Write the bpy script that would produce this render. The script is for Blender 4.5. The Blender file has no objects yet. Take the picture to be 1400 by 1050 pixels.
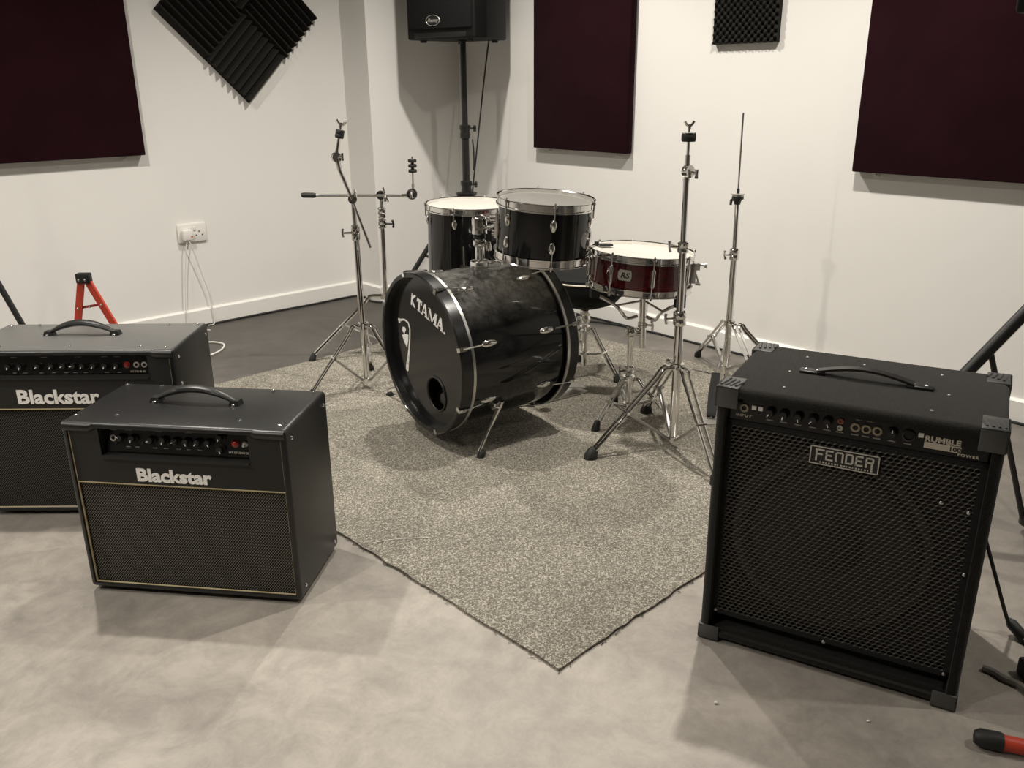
import bpy, bmesh, math, random
from mathutils import Vector as V, Matrix as M
random.seed(7)
C = bpy.context.scene.collection
sc = bpy.context.scene
R = math.radians
# ------------------------------------------------------------------ camera, world, lamps, exposure
H, F_PX, PITCH, ROLL = 1.2, 1175.0, 0.338, -0.008
cd = bpy.data.cameras.new('camera'); cam = bpy.data.objects.new('camera', cd); C.objects.link(cam)
cd.sensor_fit = 'HORIZONTAL'; cd.sensor_width = 36.0; cd.lens = F_PX / 1400 * 36.0
cd.clip_start = 0.02; cd.clip_end = 60
fw = V((0, math.cos(PITCH), -math.sin(PITCH))); up = V((0, math.sin(PITCH), math.cos(PITCH))); rt = V((1, 0, 0))
r2 = math.cos(ROLL) * rt + math.sin(ROLL) * up; u2 = -math.sin(ROLL) * rt + math.cos(ROLL) * up
cam.matrix_world = M(((r2.x, u2.x, -fw.x, 0), (r2.y, u2.y, -fw.y, 0), (r2.z, u2.z, -fw.z, H), (0, 0, 0, 1)))
sc.camera = cam
wd = bpy.data.worlds.new('world'); sc.world = wd; wd.use_nodes = True
wd.node_tree.nodes['Background'].inputs[0].default_value = (0.9, 0.85, 0.78, 1)
wd.node_tree.nodes['Background'].inputs[1].default_value = 0.02
A0 = R(42.6)
E1 = V((math.cos(A0), math.sin(A0), 0)); E2 = V((math.sin(A0), -math.cos(A0), 0))
CL, CR, CP = -4.336, 3.363, -4.092          # left wall, right wall, pillar front (distances along E2 / E1 / E2)
def W(a, b, z=0.0): return E1 * a + E2 * b + V((0, 0, z))
CEIL = 2.62
LAMPS = [  # along E1, along E2, watts : the rows of ceiling spotlights
    (0.73, -2.97, 146), (2.40, -2.86, 150), (2.36, -1.43, 152), (2.36, 0.45, 62),
    (0.73, -1.43, 26), (-0.95, -2.95, 122), (-0.95, -1.43, 124)]
LAMP_Z = 2.47
for a, b, w in LAMPS:
    ld = bpy.data.lights.new('ceiling_spot', 'SPOT'); lo = bpy.data.objects.new('ceiling_spot', ld); C.objects.link(lo)
    ld.energy = w; ld.color = (1.0, 0.94, 0.85); ld.spot_size = R(146); ld.spot_blend = 1.0; ld.shadow_soft_size = 0.035
    lo.location = W(a, b, LAMP_Z)
vs = sc.view_settings
vs.view_transform = 'Standard'; vs.look = 'None'; vs.gamma = 1.0; vs.use_curve_mapping = False; vs.exposure = 0.09

# ------------------------------------------------------------------ materials
def _bsdf(name):
    m = bpy.data.materials.new(name); m.use_nodes = True
    return m, m.node_tree, m.node_tree.nodes['Principled BSDF']
def mat(name, col, rough=0.5, metal=0.0, bump=None, vary=None, coat=0.0, sheen=0.0, spec=0.5, trans=0.0):
    """bump=(scale, strength, distance) ; vary=(scale, other colour, low, high) noise mottling"""
    m, nt, b = _bsdf(name)
    b.inputs['Base Color'].default_value = (*col, 1); b.inputs['Roughness'].default_value = rough
    b.inputs['Metallic'].default_value = metal; b.inputs['Coat Weight'].default_value = coat
    b.inputs['Coat Roughness'].default_value = 0.06
    b.inputs['Sheen Weight'].default_value = sheen; b.inputs['Specular IOR Level'].default_value = spec
    b.inputs['Transmission Weight'].default_value = trans
    tc = nt.nodes.new('ShaderNodeTexCoord')
    if vary:
        n = nt.nodes.new('ShaderNodeTexNoise'); n.inputs['Scale'].default_value = vary[0]; n.inputs['Detail'].default_value = 6
        nt.links.new(tc.outputs['Object'], n.inputs['Vector'])
        r = nt.nodes.new('ShaderNodeValToRGB'); r.color_ramp.elements[0].position = vary[2]; r.color_ramp.elements[1].position = vary[3]
        r.color_ramp.elements[0].color = (*col, 1); r.color_ramp.elements[1].color = (*vary[1], 1)
        nt.links.new(n.outputs['Fac'], r.inputs['Fac']); nt.links.new(r.outputs['Color'], b.inputs['Base Color'])
    if bump:
        n = nt.nodes.new('ShaderNodeTexNoise'); n.inputs['Scale'].default_value = bump[0]; n.inputs['Detail'].default_value = 3
        nt.links.new(tc.outputs['Object'], n.inputs['Vector'])
        bp = nt.nodes.new('ShaderNodeBump'); bp.inputs['Strength'].default_value = bump[1]; bp.inputs['Distance'].default_value = bump[2]
        nt.links.new(n.outputs['Fac'], bp.inputs['Height']); nt.links.new(bp.outputs['Normal'], b.inputs['Normal'])
    return m
def weave(name, c0, c1, px, pz, rough=0.85):
    m, nt, b = _bsdf(name); b.inputs['Roughness'].default_value = rough; b.inputs['Specular IOR Level'].default_value = 0.2
    tc = nt.nodes.new('ShaderNodeTexCoord'); s = nt.nodes.new('ShaderNodeSeparateXYZ'); nt.links.new(tc.outputs['Object'], s.inputs[0])
    def math_(op, a, bb=None):
        n = nt.nodes.new('ShaderNodeMath'); n.operation = op
        for i, q in enumerate((a, bb)):
            if q is None: continue
            if isinstance(q, (int, float)): n.inputs[i].default_value = q
            else: nt.links.new(q, n.inputs[i])
        return n.outputs[0]
    sx = math_('SINE', math_('MULTIPLY', s.outputs['X'], 2 * math.pi / px)); sz = math_('SINE', math_('MULTIPLY', s.outputs['Z'], 2 * math.pi / pz))
    f = math_('ADD', math_('MULTIPLY', math_('MULTIPLY', sx, sz), 0.5), 0.5)
    r = nt.nodes.new('ShaderNodeValToRGB'); r.color_ramp.elements[0].position = 0.45; r.color_ramp.elements[1].position = 0.8
    r.color_ramp.elements[0].color = (*c0, 1); r.color_ramp.elements[1].color = (*c1, 1)
    nt.links.new(f, r.inputs['Fac']); nt.links.new(r.outputs['Color'], b.inputs['Base Color'])
    bp = nt.nodes.new('ShaderNodeBump'); bp.inputs['Strength'].default_value = 0.4; bp.inputs['Distance'].default_value = 0.001
    nt.links.new(f, bp.inputs['Height']); nt.links.new(bp.outputs['Normal'], b.inputs['Normal'])
    return m
def concrete():
    m, nt, b = _bsdf('concrete')
    tc = nt.nodes.new('ShaderNodeTexCoord')
    def noise(sc_, det, rough=0.55):
        n = nt.nodes.new('ShaderNodeTexNoise'); n.inputs['Scale'].default_value = sc_; n.inputs['Detail'].default_value = det
        n.inputs['Roughness'].default_value = rough; n.inputs['Distortion'].default_value = 0.4
        nt.links.new(tc.outputs['Object'], n.inputs['Vector']); return n
    n1, n2, n3 = noise(1.9, 10, 0.68), noise(9, 10, 0.78), noise(90, 4)
    r = nt.nodes.new('ShaderNodeValToRGB'); e = r.color_ramp.elements
    e[0].position = 0.30; e[0].color = (0.25, 0.228, 0.20, 1); e[1].position = 0.70; e[1].color = (0.43, 0.388, 0.337, 1)
    x = e.new(0.5); x.color = (0.345, 0.313, 0.274, 1)
    nt.links.new(n1.outputs['Fac'], r.inputs['Fac'])
    r2 = nt.nodes.new('ShaderNodeValToRGB'); r2.color_ramp.elements[0].position = 0.3; r2.color_ramp.elements[0].color = (0.70, 0.70, 0.70, 1)
    r2.color_ramp.elements[1].position = 0.60; r2.color_ramp.elements[1].color = (1.05, 1.05, 1.05, 1)
    nt.links.new(n2.outputs['Fac'], r2.inputs['Fac'])
    mx = nt.nodes.new('ShaderNodeMixRGB'); mx.blend_type = 'MULTIPLY'; mx.inputs[0].default_value = 1
    nt.links.new(r.outputs['Color'], mx.inputs[1]); nt.links.new(r2.outputs['Color'], mx.inputs[2])
    # darker tone towards far corner and right wall, its border broken up by noise
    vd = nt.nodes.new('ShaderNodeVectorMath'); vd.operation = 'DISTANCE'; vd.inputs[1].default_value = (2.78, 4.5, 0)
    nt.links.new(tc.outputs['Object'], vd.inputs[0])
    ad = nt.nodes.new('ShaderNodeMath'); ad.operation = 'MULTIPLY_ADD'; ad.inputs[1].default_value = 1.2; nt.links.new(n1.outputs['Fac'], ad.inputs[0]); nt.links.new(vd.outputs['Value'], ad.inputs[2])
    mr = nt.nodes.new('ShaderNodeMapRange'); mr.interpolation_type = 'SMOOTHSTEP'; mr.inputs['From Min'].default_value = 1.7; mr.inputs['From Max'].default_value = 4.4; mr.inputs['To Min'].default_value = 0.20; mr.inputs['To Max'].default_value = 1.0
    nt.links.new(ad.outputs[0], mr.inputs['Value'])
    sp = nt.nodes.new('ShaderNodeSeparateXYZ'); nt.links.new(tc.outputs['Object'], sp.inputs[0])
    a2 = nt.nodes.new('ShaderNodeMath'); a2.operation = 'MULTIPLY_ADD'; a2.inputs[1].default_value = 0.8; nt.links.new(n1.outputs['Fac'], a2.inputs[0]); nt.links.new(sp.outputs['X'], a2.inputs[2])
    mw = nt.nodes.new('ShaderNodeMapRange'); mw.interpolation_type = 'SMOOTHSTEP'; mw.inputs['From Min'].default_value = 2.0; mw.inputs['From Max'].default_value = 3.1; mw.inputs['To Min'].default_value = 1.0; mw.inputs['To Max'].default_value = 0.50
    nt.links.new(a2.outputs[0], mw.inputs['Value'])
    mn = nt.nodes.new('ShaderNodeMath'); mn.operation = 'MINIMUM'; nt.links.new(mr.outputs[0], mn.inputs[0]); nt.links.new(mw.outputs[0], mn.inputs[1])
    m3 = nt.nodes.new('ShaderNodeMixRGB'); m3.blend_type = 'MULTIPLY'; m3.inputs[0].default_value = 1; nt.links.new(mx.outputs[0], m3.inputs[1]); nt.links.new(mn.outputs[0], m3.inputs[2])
    nt.links.new(m3.outputs[0], b.inputs['Base Color'])
    rr = nt.nodes.new('ShaderNodeMapRange'); rr.inputs['To Min'].default_value = 0.34; rr.inputs['To Max'].default_value = 0.6
    nt.links.new(n2.outputs['Fac'], rr.inputs['Value']); nt.links.new(rr.outputs[0], b.inputs['Roughness'])
    b.inputs['Specular IOR Level'].default_value = 0.5
    bp = nt.nodes.new('ShaderNodeBump'); bp.inputs['Strength'].default_value = 0.12; bp.inputs['Distance'].default_value = 0.002
    nt.links.new(n3.outputs['Fac'], bp.inputs['Height']); nt.links.new(bp.outputs['Normal'], b.inputs['Normal'])
    return m
def carpet_mat():
    m, nt, b = _bsdf('carpet'); b.inputs['Roughness'].default_value = 0.95; b.inputs['Specular IOR Level'].default_value = 0.1
    tc = nt.nodes.new('ShaderNodeTexCoord')
    n = nt.nodes.new('ShaderNodeTexNoise'); n.inputs['Scale'].default_value = 290; n.inputs['Detail'].default_value = 2; n.inputs['Roughness'].default_value = 0.8
    n2 = nt.nodes.new('ShaderNodeTexNoise'); n2.inputs['Scale'].default_value = 3.0; n2.inputs['Detail'].default_value = 4
    for q in (n, n2): nt.links.new(tc.outputs['Object'], q.inputs['Vector'])
    r = nt.nodes.new('ShaderNodeValToRGB'); e = r.color_ramp.elements
    vo = nt.nodes.new('ShaderNodeTexVoronoi'); vo.inputs['Scale'].default_value = 300; nt.links.new(tc.outputs['Object'], vo.inputs['Vector'])
    se = nt.nodes.new('ShaderNodeSeparateColor'); nt.links.new(vo.outputs['Color'], se.inputs[0])
    e[0].position = 0.05; e[0].color = (0.13, 0.12, 0.10, 1); e[1].position = 0.97; e[1].color = (0.46, 0.428, 0.362, 1)
    x = e.new(0.6); x.color = (0.232, 0.215, 0.18, 1)
    nt.links.new(se.outputs[0], r.inputs['Fac'])
    r2 = nt.nodes.new('ShaderNodeValToRGB'); r2.color_ramp.elements[0].position = 0.3; r2.color_ramp.elements[0].color = (0.8, 0.8, 0.8, 1)
    r2.color_ramp.elements[1].position = 0.7; r2.color_ramp.elements[1].color = (1.05, 1.05, 1.05, 1)
    nt.links.new(n2.outputs['Fac'], r2.inputs['Fac'])
    mx = nt.nodes.new('ShaderNodeMixRGB'); mx.blend_type = 'MULTIPLY'; mx.inputs[0].default_value = 1
    nt.links.new(r.outputs['Color'], mx.inputs[1]); nt.links.new(r2.outputs['Color'], mx.inputs[2]); nt.links.new(mx.outputs[0], b.inputs['Base Color'])
    bp = nt.nodes.new('ShaderNodeBump'); bp.inputs['Strength'].default_value = 0.35; bp.inputs['Distance'].default_value = 0.002
    nt.links.new(se.outputs[1], bp.inputs['Height']); nt.links.new(bp.outputs['Normal'], b.inputs['Normal'])
    return m
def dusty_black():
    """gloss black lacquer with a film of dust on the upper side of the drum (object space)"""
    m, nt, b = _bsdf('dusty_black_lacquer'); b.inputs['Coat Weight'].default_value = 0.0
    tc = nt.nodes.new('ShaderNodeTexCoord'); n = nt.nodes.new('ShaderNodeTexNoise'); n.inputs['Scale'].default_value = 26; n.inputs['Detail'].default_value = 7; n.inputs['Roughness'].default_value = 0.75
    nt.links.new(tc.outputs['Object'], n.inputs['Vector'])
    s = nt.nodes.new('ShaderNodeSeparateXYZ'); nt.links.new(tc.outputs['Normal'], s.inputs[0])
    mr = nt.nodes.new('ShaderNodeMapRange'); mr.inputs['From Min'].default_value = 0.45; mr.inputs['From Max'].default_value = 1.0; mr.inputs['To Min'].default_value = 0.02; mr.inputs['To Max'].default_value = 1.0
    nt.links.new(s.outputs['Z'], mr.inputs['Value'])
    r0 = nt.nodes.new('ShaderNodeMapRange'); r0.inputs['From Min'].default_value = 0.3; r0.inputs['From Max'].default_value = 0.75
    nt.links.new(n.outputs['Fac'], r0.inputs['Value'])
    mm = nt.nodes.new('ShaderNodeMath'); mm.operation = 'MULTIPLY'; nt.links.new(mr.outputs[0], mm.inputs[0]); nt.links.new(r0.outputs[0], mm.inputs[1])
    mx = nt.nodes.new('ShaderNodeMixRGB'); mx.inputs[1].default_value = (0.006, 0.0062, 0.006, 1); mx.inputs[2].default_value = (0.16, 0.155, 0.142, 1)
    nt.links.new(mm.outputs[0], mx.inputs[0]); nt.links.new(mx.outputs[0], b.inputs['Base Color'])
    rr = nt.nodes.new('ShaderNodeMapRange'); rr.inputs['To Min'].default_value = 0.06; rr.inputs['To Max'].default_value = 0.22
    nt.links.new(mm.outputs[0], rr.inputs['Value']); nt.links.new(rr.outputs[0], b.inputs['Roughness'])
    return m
def painted_sheen_vinyl():
    """the same vinyl with sheen painted as a paler colour on its level top"""
    m = TOLEX.copy(); m.name = 'black_vinyl_painted_sheen'; nt = m.node_tree; b = nt.nodes['Principled BSDF']
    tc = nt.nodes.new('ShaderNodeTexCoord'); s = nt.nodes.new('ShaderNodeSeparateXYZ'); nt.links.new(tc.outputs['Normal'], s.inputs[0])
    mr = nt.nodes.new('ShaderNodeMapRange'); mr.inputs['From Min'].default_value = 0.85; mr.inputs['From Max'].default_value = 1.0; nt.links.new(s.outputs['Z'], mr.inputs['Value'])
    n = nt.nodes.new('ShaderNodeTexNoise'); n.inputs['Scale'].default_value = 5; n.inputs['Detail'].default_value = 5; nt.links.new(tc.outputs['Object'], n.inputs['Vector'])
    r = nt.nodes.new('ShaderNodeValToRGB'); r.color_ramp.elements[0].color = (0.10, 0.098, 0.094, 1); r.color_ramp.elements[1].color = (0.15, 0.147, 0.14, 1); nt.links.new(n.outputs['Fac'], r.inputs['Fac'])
    mx = nt.nodes.new('ShaderNodeMixRGB'); mx.inputs[1].default_value = (0.009, 0.009, 0.0088, 1); nt.links.new(mr.outputs[0], mx.inputs[0]); nt.links.new(r.outputs['Color'], mx.inputs[2]); nt.links.new(mx.outputs[0], b.inputs['Base Color'])  # paler colour mixed into up-facing faces stands in for grazing sheen
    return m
WALL = mat('wall_paint', (0.80, 0.785, 0.755), 0.75, bump=(220, 0.05, 0.001), vary=(1.3, (0.77, 0.755, 0.725), 0.35, 0.7))
TRIM = mat('skirting_paint', (0.80, 0.785, 0.75), 0.4)
CEILM = mat('ceiling_paint', (0.36, 0.355, 0.34), 0.8); WALL2 = mat('grey_wall_paint', (0.42, 0.41, 0.39), 0.8)
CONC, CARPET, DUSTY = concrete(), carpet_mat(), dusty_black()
CHROME = mat('chrome', (0.80, 0.79, 0.77), 0.09, 1.0)
STEEL = mat('satin_steel', (0.55, 0.54, 0.52), 0.28, 1.0)
RUBBER = mat('black_rubber', (0.012, 0.012, 0.011), 0.6)
PLASTIC = mat('black_plastic', (0.014, 0.014, 0.013), 0.38)
TOLEX = mat('black_vinyl', (0.008, 0.008, 0.0078), 0.36, bump=(650, 0.30, 0.0006), vary=(9, (0.012, 0.012, 0.0115), 0.45, 0.75), spec=0.55)
TOLEX_SHEEN = painted_sheen_vinyl()
BAFFLE = mat('black_baffle_vinyl', (0.009, 0.009, 0.008), 0.6, bump=(900, 0.3, 0.0005))
FUZZ = mat('black_carpet_covering', (0.013, 0.0122, 0.0106), 0.95, bump=(600, 0.8, 0.002), sheen=0.12, spec=0.1, vary=(420, (0.032, 0.030, 0.0265), 0.45, 0.75))
CORNER = mat('grey_corner_plastic', (0.062, 0.062, 0.06), 0.38)
GOLD = mat('gold_piping', (0.42, 0.35, 0.20), 0.5)
CLOTH = weave('woven_grille_cloth', (0.005, 0.0047, 0.004), (0.19, 0.175, 0.15), 0.0068, 0.0084)
CLOTH2 = weave('dark_woven_grille_cloth', (0.007, 0.0066, 0.006), (0.085, 0.08, 0.07), 0.0070, 0.0086)
WHITE = mat('white_print', (0.90, 0.88, 0.84), 0.45); CABB = mat('matt_black_cabinet', (0.006, 0.006, 0.0058), 0.6, spec=0.25)
CREAM = mat('cream_print', (0.62, 0.57, 0.47), 0.45)
GREYPRINT = mat('grey_print', (0.22, 0.21, 0.19), 0.5)
REDJ = mat('red_jewel', (0.34, 0.02, 0.015), 0.15, coat=1.0); PANELB = mat('gloss_panel_black', (0.005, 0.005, 0.0046), 0.25); JACKC = mat('pale_jack_nut', (0.55, 0.52, 0.45), 0.35, 0.2)
BLACKG = mat('gloss_black_lacquer', (0.006, 0.0062, 0.006), 0.07, spec=0.5)
BLACKS = mat('satin_black_hoop', (0.010, 0.010, 0.0098), 0.24)
HEADB = mat('black_drum_head', (0.008, 0.008, 0.008), 0.13)
HEADW = mat('white_coated_head', (0.54, 0.52, 0.47), 0.5)
def clear_head():
    m, nt, b = _bsdf('clear_drum_head')
    b.inputs['Base Color'].default_value = (0.8, 0.78, 0.72, 1); b.inputs['Roughness'].default_value = 0.3
    tr = nt.nodes.new('ShaderNodeBsdfTranslucent'); tr.inputs[0].default_value = (0.85, 0.83, 0.77, 1)
    tp = nt.nodes.new('ShaderNodeBsdfTransparent'); tp.inputs[0].default_value = (0.9, 0.88, 0.82, 1)
    a = nt.nodes.new('ShaderNodeMixShader'); a.inputs[0].default_value = 0.8
    nt.links.new(tr.outputs[0], a.inputs[1]); nt.links.new(tp.outputs[0], a.inputs[2])
    c = nt.nodes.new('ShaderNodeMixShader'); c.inputs[0].default_value = 0.74
    nt.links.new(b.outputs[0], c.inputs[1]); nt.links.new(a.outputs[0], c.inputs[2])
    nt.links.new(c.outputs[0], nt.nodes['Material Output'].inputs['Surface']); return m
HEADC = clear_head()
MAROON = mat('wine_red_lacquer', (0.075, 0.004, 0.006), 0.1, coat=0.6, vary=(40, (0.055, 0.003, 0.004), 0.4, 0.6))
BIRCH = mat('bare_shell_inside', (0.30, 0.22, 0.14), 0.6)
FABRIC = mat('aubergine_fabric', (0.0150, 0.0036, 0.0056), 0.95, bump=(700, 0.4, 0.001), sheen=0.02, spec=0.06, vary=(6, (0.019, 0.0046, 0.0072), 0.4, 0.7))
FOAM = mat('charcoal_foam', (0.022, 0.021, 0.0185), 0.95, bump=(500, 0.4, 0.001), spec=0.1)
REDP = mat('red_painted_steel', (0.50, 0.052, 0.026), 0.45)
WPLAS = mat('white_plastic', (0.78, 0.76, 0.72), 0.35)
WCORD = mat('white_cord', (0.72, 0.70, 0.65), 0.5)
GCORD = mat('grey_cord', (0.17, 0.16, 0.14), 0.6)
SEAT = mat('black_seat_vinyl', (0.005, 0.005, 0.005), 0.7, spec=0.2)
CONE = mat('brown_paper_cone', (0.030, 0.024, 0.018), 0.8); RIM = mat('dull_speaker_rim', (0.05, 0.045, 0.038), 0.5)
GRILLE = mat('black_steel_mesh', (0.046, 0.041, 0.032), 0.45, 0.1)
SILVER = mat('silver_badge', (0.58, 0.56, 0.52), 0.35, 0.6)
DARKIN = mat('matt_black_inside', (0.006, 0.006, 0.006), 0.9)
BRASS = mat('dull_brass', (0.36, 0.31, 0.22), 0.4, 0.5)

# ------------------------------------------------------------------ mesh helpers
WM = {}; PM = {}                                       # world matrix of each thing's empty
def frame(axis, hint=V((0, 0, 1)), origin=V((0, 0, 0))):
    """4x4 whose Z is axis; X as horizontal as the hint allows"""
    z = V(axis).normalized(); h = V(hint)
    if abs(z.dot(h)) > 0.98: h = V((0, 1, 0)) if abs(z.y) < 0.9 else V((1, 0, 0))
    x = h.cross(z).normalized(); y = z.cross(x)
    m = M((x, y, z)).transposed().to_4x4(); m.translation = origin; return m
class MB:
    def __init__(s): s.v = []; s.f = []
    def add(s, vs_, fs):
        n = len(s.v); s.v += [V(q) for q in vs_]; s.f += [tuple(i + n for i in f) for f in fs]; return s
    def box(s, c, size, m=None):
        x, y, z = (q / 2 for q in size); vv = [V((a * x, b * y, d * z)) + V(c) for a in (-1, 1) for b in (-1, 1) for d in (-1, 1)]
        if m: vv = [m @ q for q in vv]
        return s.add(vv, [(0, 1, 3, 2), (4, 6, 7, 5), (0, 4, 5, 1), (2, 3, 7, 6), (0, 2, 6, 4), (1, 5, 7, 3)])
    def prism(s, poly, z0, z1, m=None):
        n = len(poly); vv = [V((x, y, z0)) for x, y in poly] + [V((x, y, z1)) for x, y in poly]
        if m: vv = [m @ q for q in vv]
        return s.add(vv, [tuple(range(n))[::-1], tuple(range(n, 2 * n))] + [(i, (i + 1) % n, n + (i + 1) % n, n + i) for i in range(n)])
    def lathe(s, prof, m=None, n=32, closed=False):
        """prof = [(r, z)...] ; ends with r=0 become poles"""
        rings = []; vv = []; ff = []
        for r, z in prof:
            if r < 1e-7: rings.append([len(vv)]); vv.append(V((0, 0, z)))
            else:
                rings.append(list(range(len(vv), len(vv) + n)))
                vv += [V((r * math.cos(2 * math.pi * i / n), r * math.sin(2 * math.pi * i / n), z)) for i in range(n)]
        pr = list(zip(rings, rings[1:])) + ([(rings[-1], rings[0])] if closed else [])
        for a, b in pr:
            for i in range(n):
                j = (i + 1) % n
                if len(a) == 1 and len(b) == 1: continue
                if len(a) == 1: ff.append((a[0], b[i], b[j]))
                elif len(b) == 1: ff.append((a[i], b[0], a[j]))
                else: ff.append((a[i], b[i], b[j], a[j]))
        if m: vv = [m @ q for q in vv]
        return s.add(vv, ff)
    def cyl(s, a, b, r, r2=None, n=16):
        a, b = V(a), V(b); L = (b - a).length; r2 = r if r2 is None else r2
        return s.lathe([(0, 0), (r, 0), (r2, L), (0, L)], frame(b - a, origin=a), n)
    def tube(s, pts, r, n=10, flat=None):
        """swept tube; flat=(width factor, up vector) squashes the section"""
        pts = [V(p) for p in pts]; N = len(pts); vv = []; ff = []; px = None
        rs = r if isinstance(r, (list, tuple)) else [r] * N
        for i, p in enumerate(pts):
            t = (pts[min(i + 1, N - 1)] - pts[max(i - 1, 0)]).normalized()
            if px is None:
                h = V((0, 0, 1)) if abs(t.z) < 0.9 else V((1, 0, 0)); px = h.cross(t).normalized()
            px = (px - t * px.dot(t)).normalized(); py = t.cross(px)
            for k in range(n):
                a = 2 * math.pi * k / n; vv.append(p + px * math.cos(a) * rs[i] * (flat or 1) + py * math.sin(a) * rs[i])
        for i in range(N - 1):
            for k in range(n): ff.append((i * n + k, i * n + (k + 1) % n, (i + 1) * n + (k + 1) % n, (i + 1) * n + k))
        ff += [tuple(range(n))[::-1], tuple(range((N - 1) * n, N * n))]
        return s.add(vv, ff)
    def ball(s, c, r, n=14, sq=(1, 1, 1)):
        m = M.Translation(V(c)) @ M.Diagonal((*sq, 1)); k = n // 2
        return s.lathe([(r * math.sin(math.pi * i / k) if 0 < i < k else 0, -r * math.cos(math.pi * i / k)) for i in range(k + 1)], m, n)
    def ring(s, m, R0, r, n=48, k=8):
        return s.lathe([(R0 + r * math.cos(2 * math.pi * i / k), r * math.sin(2 * math.pi * i / k)) for i in range(k)], m, n, closed=True)
    def mesh(s, name, mt, inv=None, smooth=True, angle=38):
        me = bpy.data.meshes.new(name); me.from_pydata([(inv @ q if inv else q) for q in s.v], [], s.f)
        bm = bmesh.new(); bm.from_mesh(me); bmesh.ops.recalc_face_normals(bm, faces=bm.faces); bm.to_mesh(me); bm.free()
        if mt: me.materials.append(mt)
        if smooth:
            me.shade_smooth(); me.set_sharp_from_angle(angle=R(angle))
        return me
    def build(s, name, mt, parent=None, smooth=True, angle=38):
        inv = world_of(parent).inverted() if parent else None
        o = bpy.data.objects.new(name, s.mesh(name, mt, inv, smooth, angle)); C.objects.link(o); o.parent = parent
        return o
def root_of(p):
    while p.name not in WM: p = p.parent
    return p
def world_of(p):
    while p.name not in WM and p.name not in PM: p = p.parent
    return WM[p.name] if p.name in WM else PM[p.name]
def inst(me, name, parent, m):
    o = bpy.data.objects.new(name, me); C.objects.link(o); o.parent = parent
    o.matrix_basis = (world_of(parent).inverted() @ m) if parent else m
    PM[o.name] = m
    return o
def link_mesh(me, name, parent):
    o = bpy.data.objects.new(name, me); C.objects.link(o); o.parent = parent; return o
def tag(o, label=None, cat=None, group=None, kind=None):
    for k, q in (('label', label), ('category', cat), ('group', group), ('kind', kind)):
        if q: o[k] = q
    return o
def thing(name, label, cat, loc=(0, 0, 0), rz=0.0, group=None):
    o = bpy.data.objects.new(name, None); C.objects.link(o); o.location = loc; o.rotation_euler = (0, 0, rz); o.empty_display_size = 0.05
    WM[o.name] = M.Translation(V(loc)) @ M.Rotation(rz, 4, 'Z'); return tag(o, label, cat, group)
def flat_thing(mb, name, mt, label, cat, loc, group=None, smooth=True):
    """a thing that is one mesh, origin at loc"""
    me = mb.mesh(name, mt, M.Translation(-V(loc)), smooth); o = bpy.data.objects.new(name, me); C.objects.link(o); o.location = loc
    return tag(o, label, cat, group)
def structure(mb, name, mt, smooth=False):
    o = mb.build(name, mt, None, smooth); o['kind'] = 'structure'; return o
def rbox_mesh(name, size, c, bev, seg, mt, m=None, recess=None):
    """bevelled box; recess=(border, depth, lower z, upper z) sinks its front (-Y) face"""
    bm = bmesh.new(); bmesh.ops.create_cube(bm, size=1.0)
    for q in bm.verts: q.co = V((q.co.x * size[0], q.co.y * size[1], q.co.z * size[2]))
    bmesh.ops.bevel(bm, geom=list(bm.edges), offset=bev, segments=seg, affect='EDGES', profile=0.5)
    if recess:
        bm.faces.ensure_lookup_table(); f = max((q for q in bm.faces if q.normal.y < -0.99), key=lambda q: q.calc_area())
        bmesh.ops.inset_region(bm, faces=[f], thickness=recess[0], depth=0)
        g = bmesh.ops.extrude_face_region(bm, geom=[f]); nv = [q for q in g['geom'] if isinstance(q, bmesh.types.BMVert)]
        bmesh.ops.translate(bm, verts=nv, vec=(0, recess[1], 0))
        bmesh.ops.delete(bm, geom=list({q for q in g['geom'] if isinstance(q, bmesh.types.BMFace)} | ({f} if f.is_valid else set())), context='FACES')
    for q in bm.verts: q.co += V(c)
    if m: bmesh.ops.transform(bm, matrix=m, verts=bm.verts)
    bmesh.ops.recalc_face_normals(bm, faces=bm.faces)
    me = bpy.data.meshes.new(name); bm.to_mesh(me); bm.free(); me.materials.append(mt); me.shade_smooth(); me.set_sharp_from_angle(angle=R(38)); return me
def text_obj(txt, name, mt, parent, m, size, sx=1.0, bold=0.0, depth=0.0006, align='LEFT', shear=0.0, space=1.0):
    """lettering in Blender's built-in face turned into mesh; m places X right, Y up, Z out (thing's local frame)"""
    cu = bpy.data.curves.new(name, 'FONT'); cu.body = txt; cu.size = size; cu.extrude = depth; cu.offset = bold; cu.align_x = align; cu.shear = shear; cu.space_character = space
    cu.resolution_u = 3
    o = bpy.data.objects.new(name, cu); C.objects.link(o); dg = bpy.context.evaluated_depsgraph_get()
    me = bpy.data.meshes.new_from_object(o.evaluated_get(dg)); bpy.data.objects.remove(o); bpy.data.curves.remove(cu)
    me.transform(m @ M.Diagonal((sx, 1, 1, 1))); me.materials.clear(); me.materials.append(mt); me.name = name
    return link_mesh(me, name, parent)
def arc(p0, p1, h, n=10, upv=V((0, 0, 1))):
    p0, p1 = V(p0), V(p1); return [p0.lerp(p1, i / n) + upv * h * 4 * (i / n) * (1 - i / n) for i in range(n + 1)]
def bez(pts, n=12):
    """smooth (Catmull-Rom) curve through pts"""
    pts = [V(p) for p in pts]; q = [pts[0] * 2 - pts[1]] + pts + [pts[-1] * 2 - pts[-2]]; out = []
    for i in range(1, len(q) - 2):
        for k in range(n):
            t = k / n; a, b, c, d = q[i - 1], q[i], q[i + 1], q[i + 2]
            out.append(0.5 * ((2 * b) + (c - a) * t + (2 * a - 5 * b + 4 * c - d) * t * t + (3 * b - a - 3 * c + d) * t ** 3))
    return out + [pts[-1]]
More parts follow.
